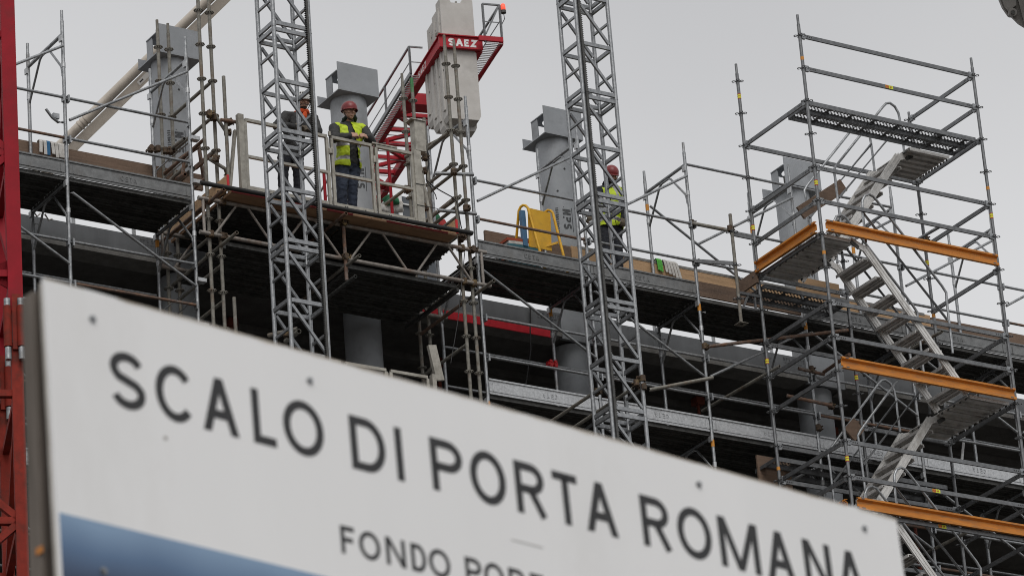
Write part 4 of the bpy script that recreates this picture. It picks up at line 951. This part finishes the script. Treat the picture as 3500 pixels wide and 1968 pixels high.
for ch, a, b in (('S', .22, .42), ('A', .43, .64), ('E', .67, .83), ('Z', .85, 1.03)):
    part('letter', letter(ch, a, b, -.27, -.05, .055, lambda u, v, d: J(-.132-d, u, v), .003), WHITEP, endb)
# lattice of the jib
n = 14; st_ = (JL-3.6)/n
for i in range(n):
    a0, a1 = 3.5+i*st_, 3.5+(i+1)*st_
    part('lattice_bar', BAR(J(a0, .06, -.1), J(a0, jw-.06, -.1), .11, .11), CRANEB, cr)
    part('lattice_bar', BAR(J(a0, .06, -.1) if i % 2 else J(a1, .06, -.1), J(a1, jw-.06, -.1) if i % 2 else J(a0, jw-.06, -.1), .10, .10), CRANEB, cr)
part('cross_beam', BAR(J(3.45, 0, -.18), J(3.45, jw, -.18), .5, .34), CRANEB, cr)
# ballast blocks
def block(a0, a1, ztop, zbot, b0=.12, b1=1.04):
    w = b1-b0; prof = [(b0+.06, zbot), (b1-.06, zbot), (b1, zbot+.12), (b1, ztop-.06), (b1-.05, ztop), (b0+w*.72, ztop), (b0+w*.64, ztop-.16), (b0+w*.34, ztop-.16), (b0+w*.26, ztop), (b0+.05, ztop), (b0, ztop-.06), (b0, zbot+.12)]
    o = jA+jd*a0; mb = MB().extr(prof, V((o.x, o.y, HJ)), js, zup, jd, a1-a0)
    # casting grooves and ledge
    return mb
bz = [(.02, .40, 1.28, -2.36), (.42, .80, 1.08, -2.50), (.82, 1.30, .95, -2.20), (1.32, 1.75, .35, -1.85)]
for i, (a0, a1, zt, zb_) in enumerate(bz):
    bk = part('ballast_block', block(a0, a1, zt, zb_, .12, 1.04), CONC, cr)
    part('cast_rib', MB().extr([(-.04, zb_+.3), (0, zb_+.3), (0, zt-.3), (-.04, zt-.3)], V((jA+jd*(a0+.12)).to_tuple()[:2]+(HJ,))+js*.12, js, zup, jd, .14), CONC, bk)
    part('lifting_eye', MB().tube(J((a0+a1)/2, .64, zt-.17), J((a0+a1)/2, .64, zt-.02), .03), OLDT, bk)
    hb = MB()
    for (q, zz) in ((.1, -.9), (.2, -1.2), (.12, .5), (.25, .7)):
        if zb_ < zz < zt: hb.tube(J(a0+q, .12, zz)-js*.004, J(a0+q, .12, zz)+js*.01, .03, n=8)
    if hb.v: part('cast_hole', hb, BLACK, bk, kind='stuff')
part('ledge_clamp', MB().box(J(.0, .0, .05)-V((.06, .06, 0)), J(.0, .0, .14)+V((.06, .06, 0))), OLDT, cr)
# walkways and railings, both sides
def rail_run(b_in, b_out, a0, a1, lab, zf=-.22, zt=.95):
    mbg = MB(); ng = int(abs(a1-a0)/(.10 if lab != 'inner' else .5))
    for i in range(ng): mbg.bar(J(a0+(a1-a0)*i/ng, b_in, zf), J(a0+(a1-a0)*i/ng, b_out, zf), .014 if lab == 'inner' else .022, .02)
    part('walkway_grating', mbg, MESHW, cr, kind='stuff')
    if lab == 'inner': return
    part('walkway_edge', BAR(J(a0, b_out, zf+.06), J(a1, b_out, zf+.06), .06, .13), PERIG if lab else CRANEB, cr)
    nn = max(2, int(abs(a1-a0)/2.2)+1)
    for i in range(nn):
        a = a0+(a1-a0)*i/(nn-1); part('rail_post', BAR(J(a, b_out, zf+.06), J(a, b_out, zt), .05, .05), PERIG, cr)
    part('hand_rail', BAR(J(a0, b_out, zt), J(a1, b_out, zt), .05, .05), PERIG, cr)
    part('knee_rail', BAR(J(a0, b_out, zt-.45), J(a1, b_out, zt-.45), .02, .02), PERIG, cr)
rail_run(.05, jw-.05, 3.9, JL, 'inner')
rail_run(-.06, -.30, 1.65, JL, True, -.32, .56)
part('end_rail', BAR(J(1.65, -.30, .56), J(1.65, .08, .56), .04, .04), PERIG, cr); part('end_rail', BAR(J(1.65, -.30, .1), J(1.65, .08, .1), .02, .02), PERIG, cr)
rail_run(jw+.02, jw+.50, -.35, 3.3, False)
part('end_rail', MB().bar(J(-.35, jw+.02, .95), J(-.35, jw+.50, .95), .045, .045).bar(J(-.35, jw+.02, -.2), J(-.35, jw+.02, .95), .05, .05).bar(J(-.35, jw+.06, .05), J(-.35, jw+.48, .92), .04, .04).bar(J(-.35, jw+.02, .42), J(-.35, jw+.50, .42), .02, .02), PERIG, cr)
part('walkway_end_beam', BAR(J(-.35, jw-.15, -.10), J(-.35, jw+.52, -.10), .08, .14), CRANEB, cr)
part('outrigger', BAR(J(-.3, jw+.5, -.2), J(3.2, jw+.05, -.75), .07, .07), CRANEB, cr)
bc = part('beacon', MB().tube(J(-.35, jw+.60, .72), J(-.35, jw+.60, .80), .075, n=14).tube(J(-.35, jw+.5, .74), J(-.35, jw+.6, .74), .02), DARKT, cr)
part('beacon_lens', MB().lathe([(.0, .20), (.04, .195), (.06, .17), (.068, .10), (.068, .0), (0, 0)], J(-.35, jw+.60, .80), (0, 0, 1), 16), BEACON, bc)
part('beacon_cable', MB().path([J(-.35, jw+.60, .72), J(-.35, jw+.62, .55), J(-.35, jw+.55, .42), J(-.35, jw+.5, .3)], .012, 5), BLACK, bc)
# grey machinery lying on the jib deck
mc_ = V((jB.x, jB.y, 0))+jd*11+js*(jw/2)
for sx in (-.75, .75):
    for sy in (-.75, .75): part('mast_leg', BAR((mc_.x+sx, mc_.y+sy, -H), (mc_.x+sx, mc_.y+sy, HJ-.3), .18, .18), CRANEB, cr)
for k in range(18):
    z = -H+3*k
    part('mast_brace', MB().bar((mc_.x-.75, mc_.y-.75, z), (mc_.x+.75, mc_.y-.75, z+3), .09, .09).bar((mc_.x-.75, mc_.y+.75, z), (mc_.x-.75, mc_.y-.75, z+3), .09, .09), CRANEB, cr)

# ------------------------------------------------------------------ loose things on the decks
def hoop(x, y, z0, zt, dx, sp_):
    return [(x-sp_, y+.22, z0), (x-.015, y+.06, zt-.06), (x, y+.03, zt-.015), (x+.02, y-.0, zt), (x+.04, y-.03, zt-.015), (x+.055, y-.06, zt-.06), (x+.06+dx, y-.2, z0)]
DT_ = -3.2
ty = root('yellow_trestle', 'yellow hoop-legged trestle with a solid panel standing on the deck', 'trestle', (-3.0, 2.32, DT_))
for x in (-3.24, -2.84): part('hoop_leg', MB().path(hoop(x, 2.32, DT_+.001, -2.155, .10 if x < -3 else .07, .10), .019, 9), YEL, ty)
part('panel', MB().extr([(0, 0), (.36, -.012), (.36, -.56), (0, -.56)], (-3.19, 2.25, -2.215), (1, 0, 0), (0, -.08, 1), (0, 1, 0), .012), YEL, ty)
part('side_panel', MB().box((-3.285, 2.285, -2.78), (-3.215, 2.34, -2.25)), BLUE, ty, 'blue plastic side of the yellow trestle')
part('stay_bar', MB().bar((-2.92, 2.30, -2.72), (-2.75, 2.24, -2.66), .02, .03), YEL, ty)
mt = root('mat_stack', 'stack of folded teal, rust and white striped mats beside the yellow trestle', 'mats', (-3.3, 2.45, DT_))
zs_ = DT_+.001
for i in range(12):
    m_ = (MATC, STRW, MATR)[i % 3]; h_ = .042
    mb = MB(); x0, x1 = -3.52+.012*math.sin(i*2.1), -3.03+.012*math.cos(i*1.7); sag = .015
    n_ = 8; top_ = [(x0+(x1-x0)*k/n_, zs_+h_+sag*math.sin(math.pi*k/n_)*(i/11)) for k in range(n_+1)]; bot_ = [(x0+(x1-x0)*k/n_, zs_+.002+sag*math.sin(math.pi*k/n_)*(max(i-1, 0)/11)) for k in range(n_+1)]
    mb.extr(bot_+top_[::-1], (0, 2.30, 0), (1, 0, 0), (0, 0, 1), (0, 1, 0), .34)
    part('mat', mb, m_, mt); zs_ += h_
def strap(mb, x, w, drop_f, drop_b, ytop, ztop, lean=0.0):
    """webbing sling hung over a plank: front drop and back drop"""
    pts = [(ytop-.035, ztop-drop_f), (ytop-.032, ztop-drop_f*.5), (ytop-.028, ztop-.02), (ytop-.012, ztop+.012), (ytop+.03, ztop+.014), (ytop+.055, ztop-.02), (ytop+.06, ztop-drop_b)]
    vs = []
    for k, (y, z) in enumerate(pts):
        o = lean*(abs(k-3)/3.0)
        for t_ in (0, .004): vs += [(x+o, y-t_, z+t_), (x+o+w, y-t_, z+t_)]
    n_ = len(pts); fs = []
    for k in range(n_-1):
        a, b = 4*k, 4*(k+1)
        fs += [(a, a+1, b+1, b), (a+2, b+2, b+3, a+3), (a, b, b+2, a+2), (a+1, a+3, b+3, b+1)]
    mb.add(vs, fs); return mb
def sling(label, cat, items, y, z, name='lifting_sling'):
    o = root(name, label, cat, (items[0][0], y, z-.3))
    for (x, w, df, db, ln, m) in items: part('loop', strap(MB(), x, w, df, db, y, z, ln), m, o)
sling('bundle of dirty white slings with a blue strap hung over the brown plank', 'slings', [(-10.13+.052*i, .045, .16+.05*random.random(), .15, random.uniform(-.02, .02), STRB if i == 2 else STRW) for i in range(8)], 3.03, -2.215)
sling('green lifting sling hung over the pale plank', 'sling', [(-.60+.03*i, .028, .17+.01*i, .15, .01, STRG) for i in range(3)], 3.03, -2.195)
sling('white lifting sling hung over the pale plank beside the green one', 'sling', [(-.49+.045*i, .042, .18+.02*i, .15, .03+.012*i, STRW) for i in range(5)], 3.03, -2.195)
# flags, red poles and a grey crate behind the gates
fl = root('flag_bundle', 'crumpled green, white and red fabric on the far side of the gates', 'fabric', tuple(atY(rb(470, 1040), 4.2)))
def crumple(c, r, m, nm='fold', sq=(1, 1, 1), seed=0):
    bm = bmesh.new(); bmesh.ops.create_icosphere(bm, subdivisions=3, radius=r)
    for v in bm.verts:
        k = 1+.45*noise.noise(v.co*(3.2/r*.35)+V((seed, 0, 0)))+.2*noise.noise(v.co*(7/r*.35)+V((0, seed, 0))); v.co = V((v.co.x*sq[0], v.co.y*sq[1], v.co.z*sq[2]))*k
    me = D.meshes.new(nm); bm.to_mesh(me); bm.free(); me.polygons.foreach_set('use_smooth', [True]*len(me.polygons)); me.materials.append(m); return me
inst('fold', crumple(0, .085, FLAGG, 'fold', (1.2, 1, .9), 3), fl, atY(rb(440, 920), 4.2)); inst('fold', crumple(0, .085, STRW, 'fold', (1, 1, 1.2), 5), fl, atY(rb(510, 985), 4.25)); inst('fold', crumple(0, .09, STRW, 'fold', (1.3, 1, 1), 8), fl, atY(rb(390, 1010), 4.3))
f2 = root('flag_bundle', 'small green, white and red fabric bundle by the red-ended side board', 'fabric', tuple(atY(rb(985, 1200), 3.6)))
inst('fold', crumple(0, .055, FLAGG, 'fold', (.8, 1, 1.3), 1), f2, atY(rb(945, 1110), 3.6)); inst('fold', crumple(0, .065, FLAGR, 'fold', (.9, 1, 1.2), 2), f2, atY(rb(995, 1180), 3.6)); inst('fold', crumple(0, .06, STRW, 'fold', (1.2, 1, 1), 4), f2, atY(rb(935, 1195), 3.65))
ct = root('equipment_crate', 'dark grey site crate with a white frame behind the landing gates', 'crate', tuple(atY(rb(580, 1080), 5.0)))
a_, b_ = atY(rb(525, 865), 5.0), atY(rb(650, 1085), 5.0)
part('crate_body', MB().box((a_.x, 5.0, b_.z-1.2), (b_.x+.4, 5.9, a_.z)), DGREY, ct); part('crate_frame', MB().box((a_.x-.01, 4.97, a_.z-.14), (b_.x+.42, 4.995, a_.z-.12)).box((a_.x-.03, 4.96, b_.z-1.2), (a_.x+.02, 4.99, a_.z+.03)), WHITEP, ct)
for (p, q) in ((rb(395, 240), rb(457, 1055)), (t4(1028, 160), t4(1046, 500)), (t4(740, 200), t4(750, 440))):
    a_, b_ = atY(p, 3.4), atY(q, 3.4); 
    thing('red_pole', T((b_.x, 3.4, -3.3), tuple(a_), .022), CRANE, {0: 'tall thin red pole beside the third gate', 1: 'thin red pole between the vest wearer and the round column', 2: 'short red pole between the rack mast and the vest wearer'}[0 if p[0] == rb(395, 240)[0] else (1 if p[0] == t4(1028, 160)[0] else 2)], 'pole', (b_.x, 3.4, -3.3), 'red poles behind the landing gates')
# ------------------------------------------------------------------ people
def ico(bm, M_, r=1.0):
    bmesh.ops.create_icosphere(bm, subdivisions=3, radius=r, matrix=M_)
def basis(o, ax, ay, az, s):
    m = Matrix.Identity(4)
    for i in range(3): m[i][0], m[i][1], m[i][2], m[i][3] = ax[i]*s[0], ay[i]*s[1], az[i]*s[2], o[i]
    return m
class Blob:
    def __init__(s): s.bm = bmesh.new()
    def ell(s, c, axes, r): ico(s.bm, basis(V(c), axes[0], axes[1], axes[2], r)); return s
    def sph(s, c, r): ico(s.bm, Matrix.Translation(V(c)) @ Matrix.Scale(r, 4)); return s
    def cap(s, p, q, r1, r2=None):
        p, q = V(p), V(q); r2 = r1 if r2 is None else r2; L = (q-p).length; n = max(2, int(L/(min(r1, r2)*.5))+1)
        for i in range(n+1):
            t = i/n; ico2 = Matrix.Translation(p.lerp(q, t)) @ Matrix.Scale(r1+(r2-r1)*t, 4); bmesh.ops.create_icosphere(s.bm, subdivisions=2, radius=1, matrix=ico2)
        return s
    def chain(s, pts, rs):
        for i in range(len(pts)-1): s.cap(pts[i], pts[i+1], rs[i], rs[i+1])
        return s
    def mesh(s, name, vox, off, smooth=6, wr=0.0, wf=14.0, seed=0):
        me = D.meshes.new(name); s.bm.to_mesh(me); s.bm.free()
        for v in me.vertices: v.co -= off
        o = D.objects.new('tmp_blob', me); COL.objects.link(o)
        m = o.modifiers.new('r', 'REMESH'); m.mode = 'VOXEL'; m.voxel_size = vox; m.adaptivity = 0
        k = o.modifiers.new('s', 'SMOOTH'); k.iterations = smooth; k.factor = .5
        dg = bpy.context.evaluated_depsgraph_get(); ev = o.evaluated_get(dg); out = D.meshes.new_from_object(ev); out.name = name
        D.objects.remove(o); D.meshes.remove(me)
        if wr:
            nr = [v.normal.copy() for v in out.vertices]
            for v, n_ in zip(out.vertices, nr):
                c = v.co; w = noise.noise(V((c.x*wf, c.y*wf, c.z*wf*1.8+seed)))+.6*noise.noise(V((c.x*wf*2.3+seed, c.y*wf*2.3, c.z*wf*2.6)))
                v.co = c+n_*w*wr
        out.polygons.foreach_set('use_smooth', [True]*len(out.polygons)); return out
def link_mesh(name, me, par, mats):
    o = D.objects.new(name, me); COL.objects.link(o); o.parent = par; WT[o.name] = WT[par.name].copy()
    for m in mats: me.materials.append(m)
    return o
def hand_blob(bl, wrist, d, nrm, side, curl=.6, sc=1.0):
    """palm, four unequal bent fingers and a thumb; d = pointing direction, nrm = back of hand, side = towards the thumb"""
    d, nrm, side = V(d).normalized(), V(nrm).normalized(), V(side).normalized(); w = V(wrist)
    pc = w+d*.045*sc
    bl.ell(pc, (d, side, nrm), (.052*sc, .042*sc, .017*sc))
    for i, (o, L) in enumerate(((.030, .070), (.010, .078), (-.010, .072), (-.029, .058))):
        k0 = w+d*.088*sc+side*o*sc; a1 = curl*.9; a2 = curl*2.0; a3 = curl*2.9
        d1 = d*math.cos(a1)-nrm*math.sin(a1); d2 = d*math.cos(a2)-nrm*math.sin(a2); d3 = d*math.cos(a3)-nrm*math.sin(a3)
        p1 = k0+d1*L*.45*sc; p2 = p1+d2*L*.33*sc; p3 = p2+d3*L*.25*sc
        bl.chain([k0-d*.02*sc, k0, p1, p2, p3], [.0095*sc, .0095*sc, .0088*sc, .0082*sc, .0074*sc])
    t0 = w+d*.022*sc+side*.032*sc; dt = (side*.75+d*.7-nrm*.25).normalized(); t1_ = t0+dt*.036*sc; t2_ = t1_+(d*.9+side*.1-nrm*.35).normalized()*.032*sc
    bl.chain([t0-side*.012*sc, t0, t1_, t2_], [.013*sc, .0125*sc, .0105*sc, .009*sc])
def person(label, J_, face, mats, helmet, vest=None, gloves=False, hood=None, beard=False, group=None, hands=None, lean=0):
    foot = (V(J_['ankleL'])+V(J_['ankleR']))/2
    base = V((foot.x, foot.y, J_['floor']))
    r_ = root('person', label, 'person', base, None)
    for k in list(J_): 
        if k != 'floor': J_[k] = V(J_[k])
    f = V(face).normalized(); u = V((0, 0, 1)); u = (u-f*u.dot(f)).normalized(); rt = f.cross(u).normalized()
    hd = J_['head']; nk = J_['neck']; ch = J_['chest']; pv = J_['pelvis']
    tx = (J_['shR']-J_['shL']).normalized(); tu = (nk-pv).normalized(); tf = tu.cross(tx).normalized()
    if tf.dot(V((0, -1, 0))) < 0: tf = -tf
    T3 = (tx, tf, tu)
    bl = Blob()
    # head
    bl.ell(hd+u*.02, (rt, f, u), (.076, .093, .098)); bl.ell(hd-u*.045+f*.022, (rt, f, u), (.056, .066, .062)); bl.ell(hd-u*.088+f*.058, (rt, f, u), (.026, .022, .02))
    bl.cap(hd+f*.090+u*.012, hd+f*.108-u*.025, .009, .0145)            # nose
    bl.ell(hd+f*.086+u*.03, (rt, f, u), (.05, .014, .010))               # brow
    bl.ell(hd+f*.084-u*.058, (rt, f, u), (.026, .012, .006)); bl.ell(hd+f*.082-u*.069, (rt, f, u), (.022, .012, .006))   # lips
    for s_ in (-1, 1):
        bl.ell(hd+rt*s_*.078-f*.008-u*.005, (rt, f, u), (.010, .020, .032)); bl.ell(hd+rt*s_*.042+f*.066-u*.020, (rt, f, u), (.024, .016, .022))
        bl.ell(hd+rt*s_*.031+f*.077+u*.009, (rt, f, u), (.013, .009, .007))
    bl.cap(hd-u*.08-f*.01, nk-tu*.03, .052, .056)
    bl.ell(ch, T3, (.155, .10, .19)); bl.ell(pv+tu*.02, T3, (.145, .10, .12)); bl.cap(ch-tu*.08, pv+tu*.05, .11, .11)
    for s_ in 'LR':
        bl.cap(nk-tu*.05, J_['sh'+s_], .055, .052); bl.chain([J_['sh'+s_], J_['el'+s_], J_['wr'+s_]], [.05, .042, .030])
        hp = pv+tx*(.085 if s_ == 'R' else -.085)-u*.0-tu*.03
        bl.chain([hp, J_['knee'+s_], J_['ankle'+s_]], [.085, .055, .042])
        bl.cap(J_['ankle'+s_], J_['ankle'+s_]+V((0, -.09, -.04)), .04, .035)
        hdir = (J_['hand'+s_]-J_['wr'+s_]).normalized(); side = V(hands[s_][1]); nrm = V(hands[s_][0]); nrm = (nrm-hdir*nrm.dot(hdir)).normalized(); side = (side-hdir*side.dot(hdir)-nrm*side.dot(nrm)).normalized()
        hand_blob(bl, J_['wr'+s_], hdir, nrm, side, hands[s_][2], 1.12 if gloves else 1.05)
    bme = bl.mesh('body', .0052, base, 4)
    body = link_mesh('body', bme, r_, [SKIN, GLOVE if gloves else SKIN, HAIR])
    for p in bme.polygons:
        c = p.center+base
        if min((c-J_['handL']).length, (c-J_['handR']).length) < .14 and (c-hd).length > .2: p.material_index = 1
        q = c-hd; a, b, cc = q.dot(f), q.dot(u), q.dot(rt)
        if q.length < .17:
            if abs(abs(cc)-.031) < .009 and abs(b-.009) < .0042 and a > .075: p.material_index = 2      # eyes
            elif abs(abs(cc)-.033) < .017 and abs(b-.034) < .0042 and a > .07: p.material_index = 2     # brows
            elif b > -.03 and a < .02 and q.length > .07 and b > .01 and abs(cc) < .09 and a < -.0: p.material_index = 2
            elif beard and b < -.042 and a > .02 and abs(b+.064) > .010: p.material_index = 2
    # trousers
    bl = Blob(); bl.ell(pv+tu*.01, T3, (.168, .122, .115))
    for s_ in 'LR':
        hp = pv+tx*(.085 if s_ == 'R' else -.085)-tu*.03; an = J_['ankle'+s_]
        bl.chain([hp, J_['knee'+s_], an+V((0, 0, .02))], [.102, .075, .066])
    link_mesh('trousers', bl.mesh('trousers', .0075, base, 5, .007, 13, 2), r_, [mats['trousers']])
    for s_ in 'LR':
        an = J_['ankle'+s_]; bl = Blob().cap(an+V((0, .01, .05)), an+V((0, .01, -.02)), .056, .052).cap(an+V((0, .03, -.045)), an+V((0, -.13, -.055)), .044, .04)
        me = bl.mesh('boot', .009, base, 4)
        for v in me.vertices: v.co.z = max(v.co.z, .001)
        link_mesh('boot', me, r_, [HAIR])
    # jacket
    bl = Blob(); bl.ell(ch, T3, (.185, .132, .20)); bl.cap(ch-tu*.05, pv+tu*.08, .138, .140); bl.ell(pv+tu*.05, T3, (.178, .135, .10)); bl.ell(ch+tu*.10, T3, (.19, .11, .10))
    bl.cap(nk-tu*.06-tx*.03, nk+tu*.02-f*.01, .075, .068)
    for s_ in 'LR': bl.cap(nk-tu*.07, J_['sh'+s_], .075, .078); bl.chain([J_['sh'+s_], J_['el'+s_], J_['wr'+s_].lerp(J_['el'+s_], .08)], [.080, .068, .048])
    link_mesh('jacket', bl.mesh('jacket', .0075, base, 5, .009, 11, 5), r_, [mats['jacket']])
    if hood:
        bl = Blob()
        for i in range(13):
            a = math.pi*(.12+.76*i/12)+math.pi*0; 
            ang = 2*math.pi*i/12; bl.sph(nk+tu*((.035 if hood is not ORNG else -.012)-.03*math.cos(ang)*-1.0*(-1))+tx*.078*math.sin(ang)-tf*.072*math.cos(ang), .032)
        link_mesh('collar', bl.mesh('collar', .007, base, 4, .004, 20, 1), r_, [hood])
        if hood is ORNG: link_mesh('scarf', Blob().ell(nk-tu*.10+tf*.105, T3, (.045, .03, .11)).mesh('scarf', .007, base, 4, .006, 22, 1), r_, [hood])
    # safety vest
    if vest:
        bl = Blob(); bl.ell(ch, T3, (.205, .152, .215)); bl.cap(ch-tu*.05, pv+tu*.06, .160, .165); bl.ell(pv+tu*.02, T3, (.205, .158, .14)); bl.ell(ch+tu*.10, T3, (.205, .128, .105))
        for s_ in 'LR': bl.cap(nk-tu*.07, J_['sh'+s_]-tx*(.045 if s_ == 'R' else -.045), .090, .092)
        me = bl.mesh('vest', .0065, base, 5, .008, 10, 9)
        bm = bmesh.new(); bm.from_mesh(me); dele = []
        L = (nk-pv).length
        for fc in bm.faces:
            c = fc.calc_center_median()+base-pv; a, b, h = c.dot(tx), c.dot(tf), c.dot(tu)
            op = vest['open'](h/L)
            if h < vest['hem']+.015*math.sin(a*18) or (b > 0 and abs(a-vest.get('off', 0)) < op) or (h > L*.86 and abs(a) < .085+.0*b) or h > L*1.06: dele.append(fc)
            else:
                fc.material_index = 0
                if any(abs(h-k*L) < .026 for k in vest['bands']): fc.material_index = 1
                if vest.get('braces') and h > vest['bands'][-1]*L and abs(abs(a)-.125) < .024: fc.material_index = 1
        bmesh.ops.delete(bm, geom=dele, context='FACES'); bm.to_mesh(me); bm.free()
        o = link_mesh('safety_vest', me, r_, [HIVIS, REFL]); sd_ = o.modifiers.new('thickness', 'SOLIDIFY'); sd_.thickness = .004
    # helmet
    hc = hd+u*.040; mb = MB(); n1, n2 = 20, 9; vs = []
    for j in range(n2+1):
        t = -.22+(math.pi/2+.22)*j/n2
        for i in range(n1):
            a = 2*math.pi*i/n1; ridge = 1+.018*(abs(math.sin(a*3)) < .35)*(t > .3)
            vs.append(hc+(f*math.cos(a)*.122+rt*math.sin(a)*.104)*math.cos(t)*ridge+u*(math.sin(t)*.108*ridge))
    fs = [(j*n1+i, j*n1+(i+1) % n1, (j+1)*n1+(i+1) % n1, (j+1)*n1+i) for j in range(n2) for i in range(n1)]
    mb.add(vs, fs, True)
    vs = []
    for i in range(n1):
        a = 2*math.pi*i/n1; k = max(0, math.cos(a)); vs += [hc+f*math.cos(a)*.1215+rt*math.sin(a)*.1035-u*.012, hc+f*math.cos(a)*(.124+.030*k)+rt*math.sin(a)*(.106)-u*(.030-.008*k), hc+f*math.cos(a)*(.121+.028*k)+rt*math.sin(a)*.103-u*(.036-.008*k)]
    fs = []
    for i in range(n1):
        j = (i+1) % n1
        for k in (0, 1): fs.append((3*i+k, 3*j+k, 3*j+k+1, 3*i+k+1))
    mb.add(vs, fs, True)
    hm = part('helmet', mb, helmet, r_)
    vt = MB()
    for s_ in (-1, 1):
        for k in (.5, .85, 1.2): 
            d_ = (f*math.cos(k*s_)*.128+rt*math.sin(k*s_)*.110); q = hc+d_*.80+u*.068; vt.bar(q-f*.014, q+f*.014, .012, .012)
    if helmet is HELW: part('helmet_vent', vt, HAIR, hm, kind='stuff')
    part('chin_strap', MB().path([hc+rt*.108-u*.02, hd+rt*.082-u*.05+f*.02, hd+rt*.05-u*.10+f*.04, hd-u*.118+f*.05, hd-rt*.05-u*.10+f*.04, hd-rt*.082-u*.05+f*.02, hc-rt*.108-u*.02], .006, 6), HAIR, hm)
    return r_
cam_dir = V((-.55, -.83, 0))
YB = 1.93
FZ = -3.17
JB = dict(floor=FZ, head=atY(t3(948, 925), 1.86), neck=atY(t3(950, 1012), 1.92), chest=atY(t3(945, 1150), 1.93), pelvis=atY(t3(940, 1375), 1.99), shL=atY(t3(828, 1062), 1.93), shR=atY(t3(1065, 1075), 1.93),
          elL=atY(t3(828, 1140), 1.72), elR=atY(t3(1130, 1165), 1.72), wrL=atY(t3(960, 1118), 1.625), wrR=atY(t3(1105, 1135), 1.63), handL=atY(t3(1015, 1112), 1.60), handR=atY(t3(1060, 1112), 1.605),
          kneeL=atY(t4(890, 330), 1.93), kneeR=atY(t4(975, 335), 1.98), ankleL=(0, 0, 0), ankleR=(0, 0, 0))
for s_, dy in (('L', .07), ('R', .07)):
    k = JB['knee'+s_]; JB['ankle'+s_] = V((k.x+.0, k.y+.05, FZ+.09))
hB = {'L': ((-.1, -.85, .5), (.2, -.3, .9), 1.0), 'R': ((.1, -.85, .5), (-.2, -.3, .9), 1.0)}
person('worker in a red helmet and open yellow vest leaning on the landing gate', JB, (.10, -.97, -.20), dict(trousers=JEANS, jacket=JACK), HELR,
       vest=dict(open=lambda t: .035+.05*max(0, .9-t), hem=-.03, bands=(.12, .42), off=.03), hood=DGREEN, hands=hB)
JA = dict(floor=FZ, head=atY(t3(568, 845), 1.86), neck=atY(t3(556, 930), 1.92), chest=atY(t3(515, 1050), 1.97), pelvis=atY(t3(470, 1290), 2.08), shL=atY(t3(430, 965), 1.95), shR=atY(t3(650, 985), 1.93),
          elL=atY(t3(355, 1040), 1.72), elR=atY(t3(690, 1085), 1.70), wrL=atY(t3(500, 1045), 1.62), wrR=atY(t3(640, 1075), 1.62), handL=atY(t3(575, 1030), 1.58), handR=atY(t3(590, 1050), 1.59),
          kneeL=atY(t4(405, 190), 2.0), kneeR=atY(t4(530, 200), 2.03))
for s_ in 'LR':
    k = JA['knee'+s_]; JA['ankle'+s_] = V((k.x, k.y+.05, FZ+.09))
person('worker in a white helmet, dark jacket and orange collar behind the rack mast', JA, (-.12, -.96, -.22), dict(trousers=NAVY, jacket=JACK), HELW, hood=ORNG, gloves=True, beard=True, hands=hB)
FC = -3.2
JC = dict(floor=FC, head=atY(t6(1178, 243), 2.25), neck=atY(t6(1168, 320), 2.31), chest=atY(t6(1170, 450), 2.33), pelvis=atY(t6(1172, 690), 2.36), shL=atY(t6(1082, 375), 2.32), shR=atY(t6(1250, 380), 2.32),
          elL=atY(t6(1040, 510), 2.28), elR=atY(t6(1280, 520), 2.27), wrL=atY(t6(1015, 575), 2.16), wrR=atY(t6(1290, 600), 2.16), handL=atY(t6(1000, 610), 2.12), handR=atY(t6(1280, 640), 2.12),
          kneeL=atY(t6(1130, 860), 2.30), kneeR=atY(t6(1235, 860), 2.32))
for s_ in 'LR':
    k = JC['knee'+s_]; JC['ankle'+s_] = V((k.x, k.y+.04, FC+.09))
person('worker in a red helmet and closed yellow vest standing by the yellow trestle', JC, (-.15, -.86, -.48), dict(trousers=NAVY, jacket=NAVY), HELR,
       vest=dict(open=lambda t: .006, hem=.02, bands=(.18, .42, .62), braces=True), hood=NAVY, gloves=True, beard=True, hands=hB)

# ------------------------------------------------------------------ small site details
for p in (u3(605, 530), u3(640, 535)):
    q = atY(p, 2.95); o = part('painted_coupler', MB().tube((q.x-.04, q.y, q.z), (q.x+.04, q.y, q.z), .036).tube((q.x, q.y-.06, q.z+.02), (q.x, q.y+.05, q.z+.02), .014).box((q.x-.02, q.y-.05, q.z-.05), (q.x+.02, q.y-.02, q.z+.05)), REDP, RS)
part('power_cable', MB().path([atY(u3(*p), 3.25) for p in ((462, 110), (460, 300), (465, 420), (440, 600), (425, 690))], .012, 6), BLACK, bld)
part('white_pole', T(tuple(atY(u4(1505, 480), 3.2)), tuple(atY(u4(1485, 700), 3.2)), .02), WHITEP, bld)
part('white_pole', T(tuple(atY(u2(1790, 1290), 3.2)), tuple(atY(u2(1770, 1447), 3.2)), .02), WHITEP, bld)
for (p, q) in ((t2(280, 545), t2(330, 555)), (t2(370, 560), t2(430, 600))):
    a_, b_ = atY(p, 3.15), atY(q, 3.15); part('sling_tail', MB().path([a_, a_.lerp(b_, .5)+V((0, 0, -.05)), b_], .012, 6), STRW, LS)
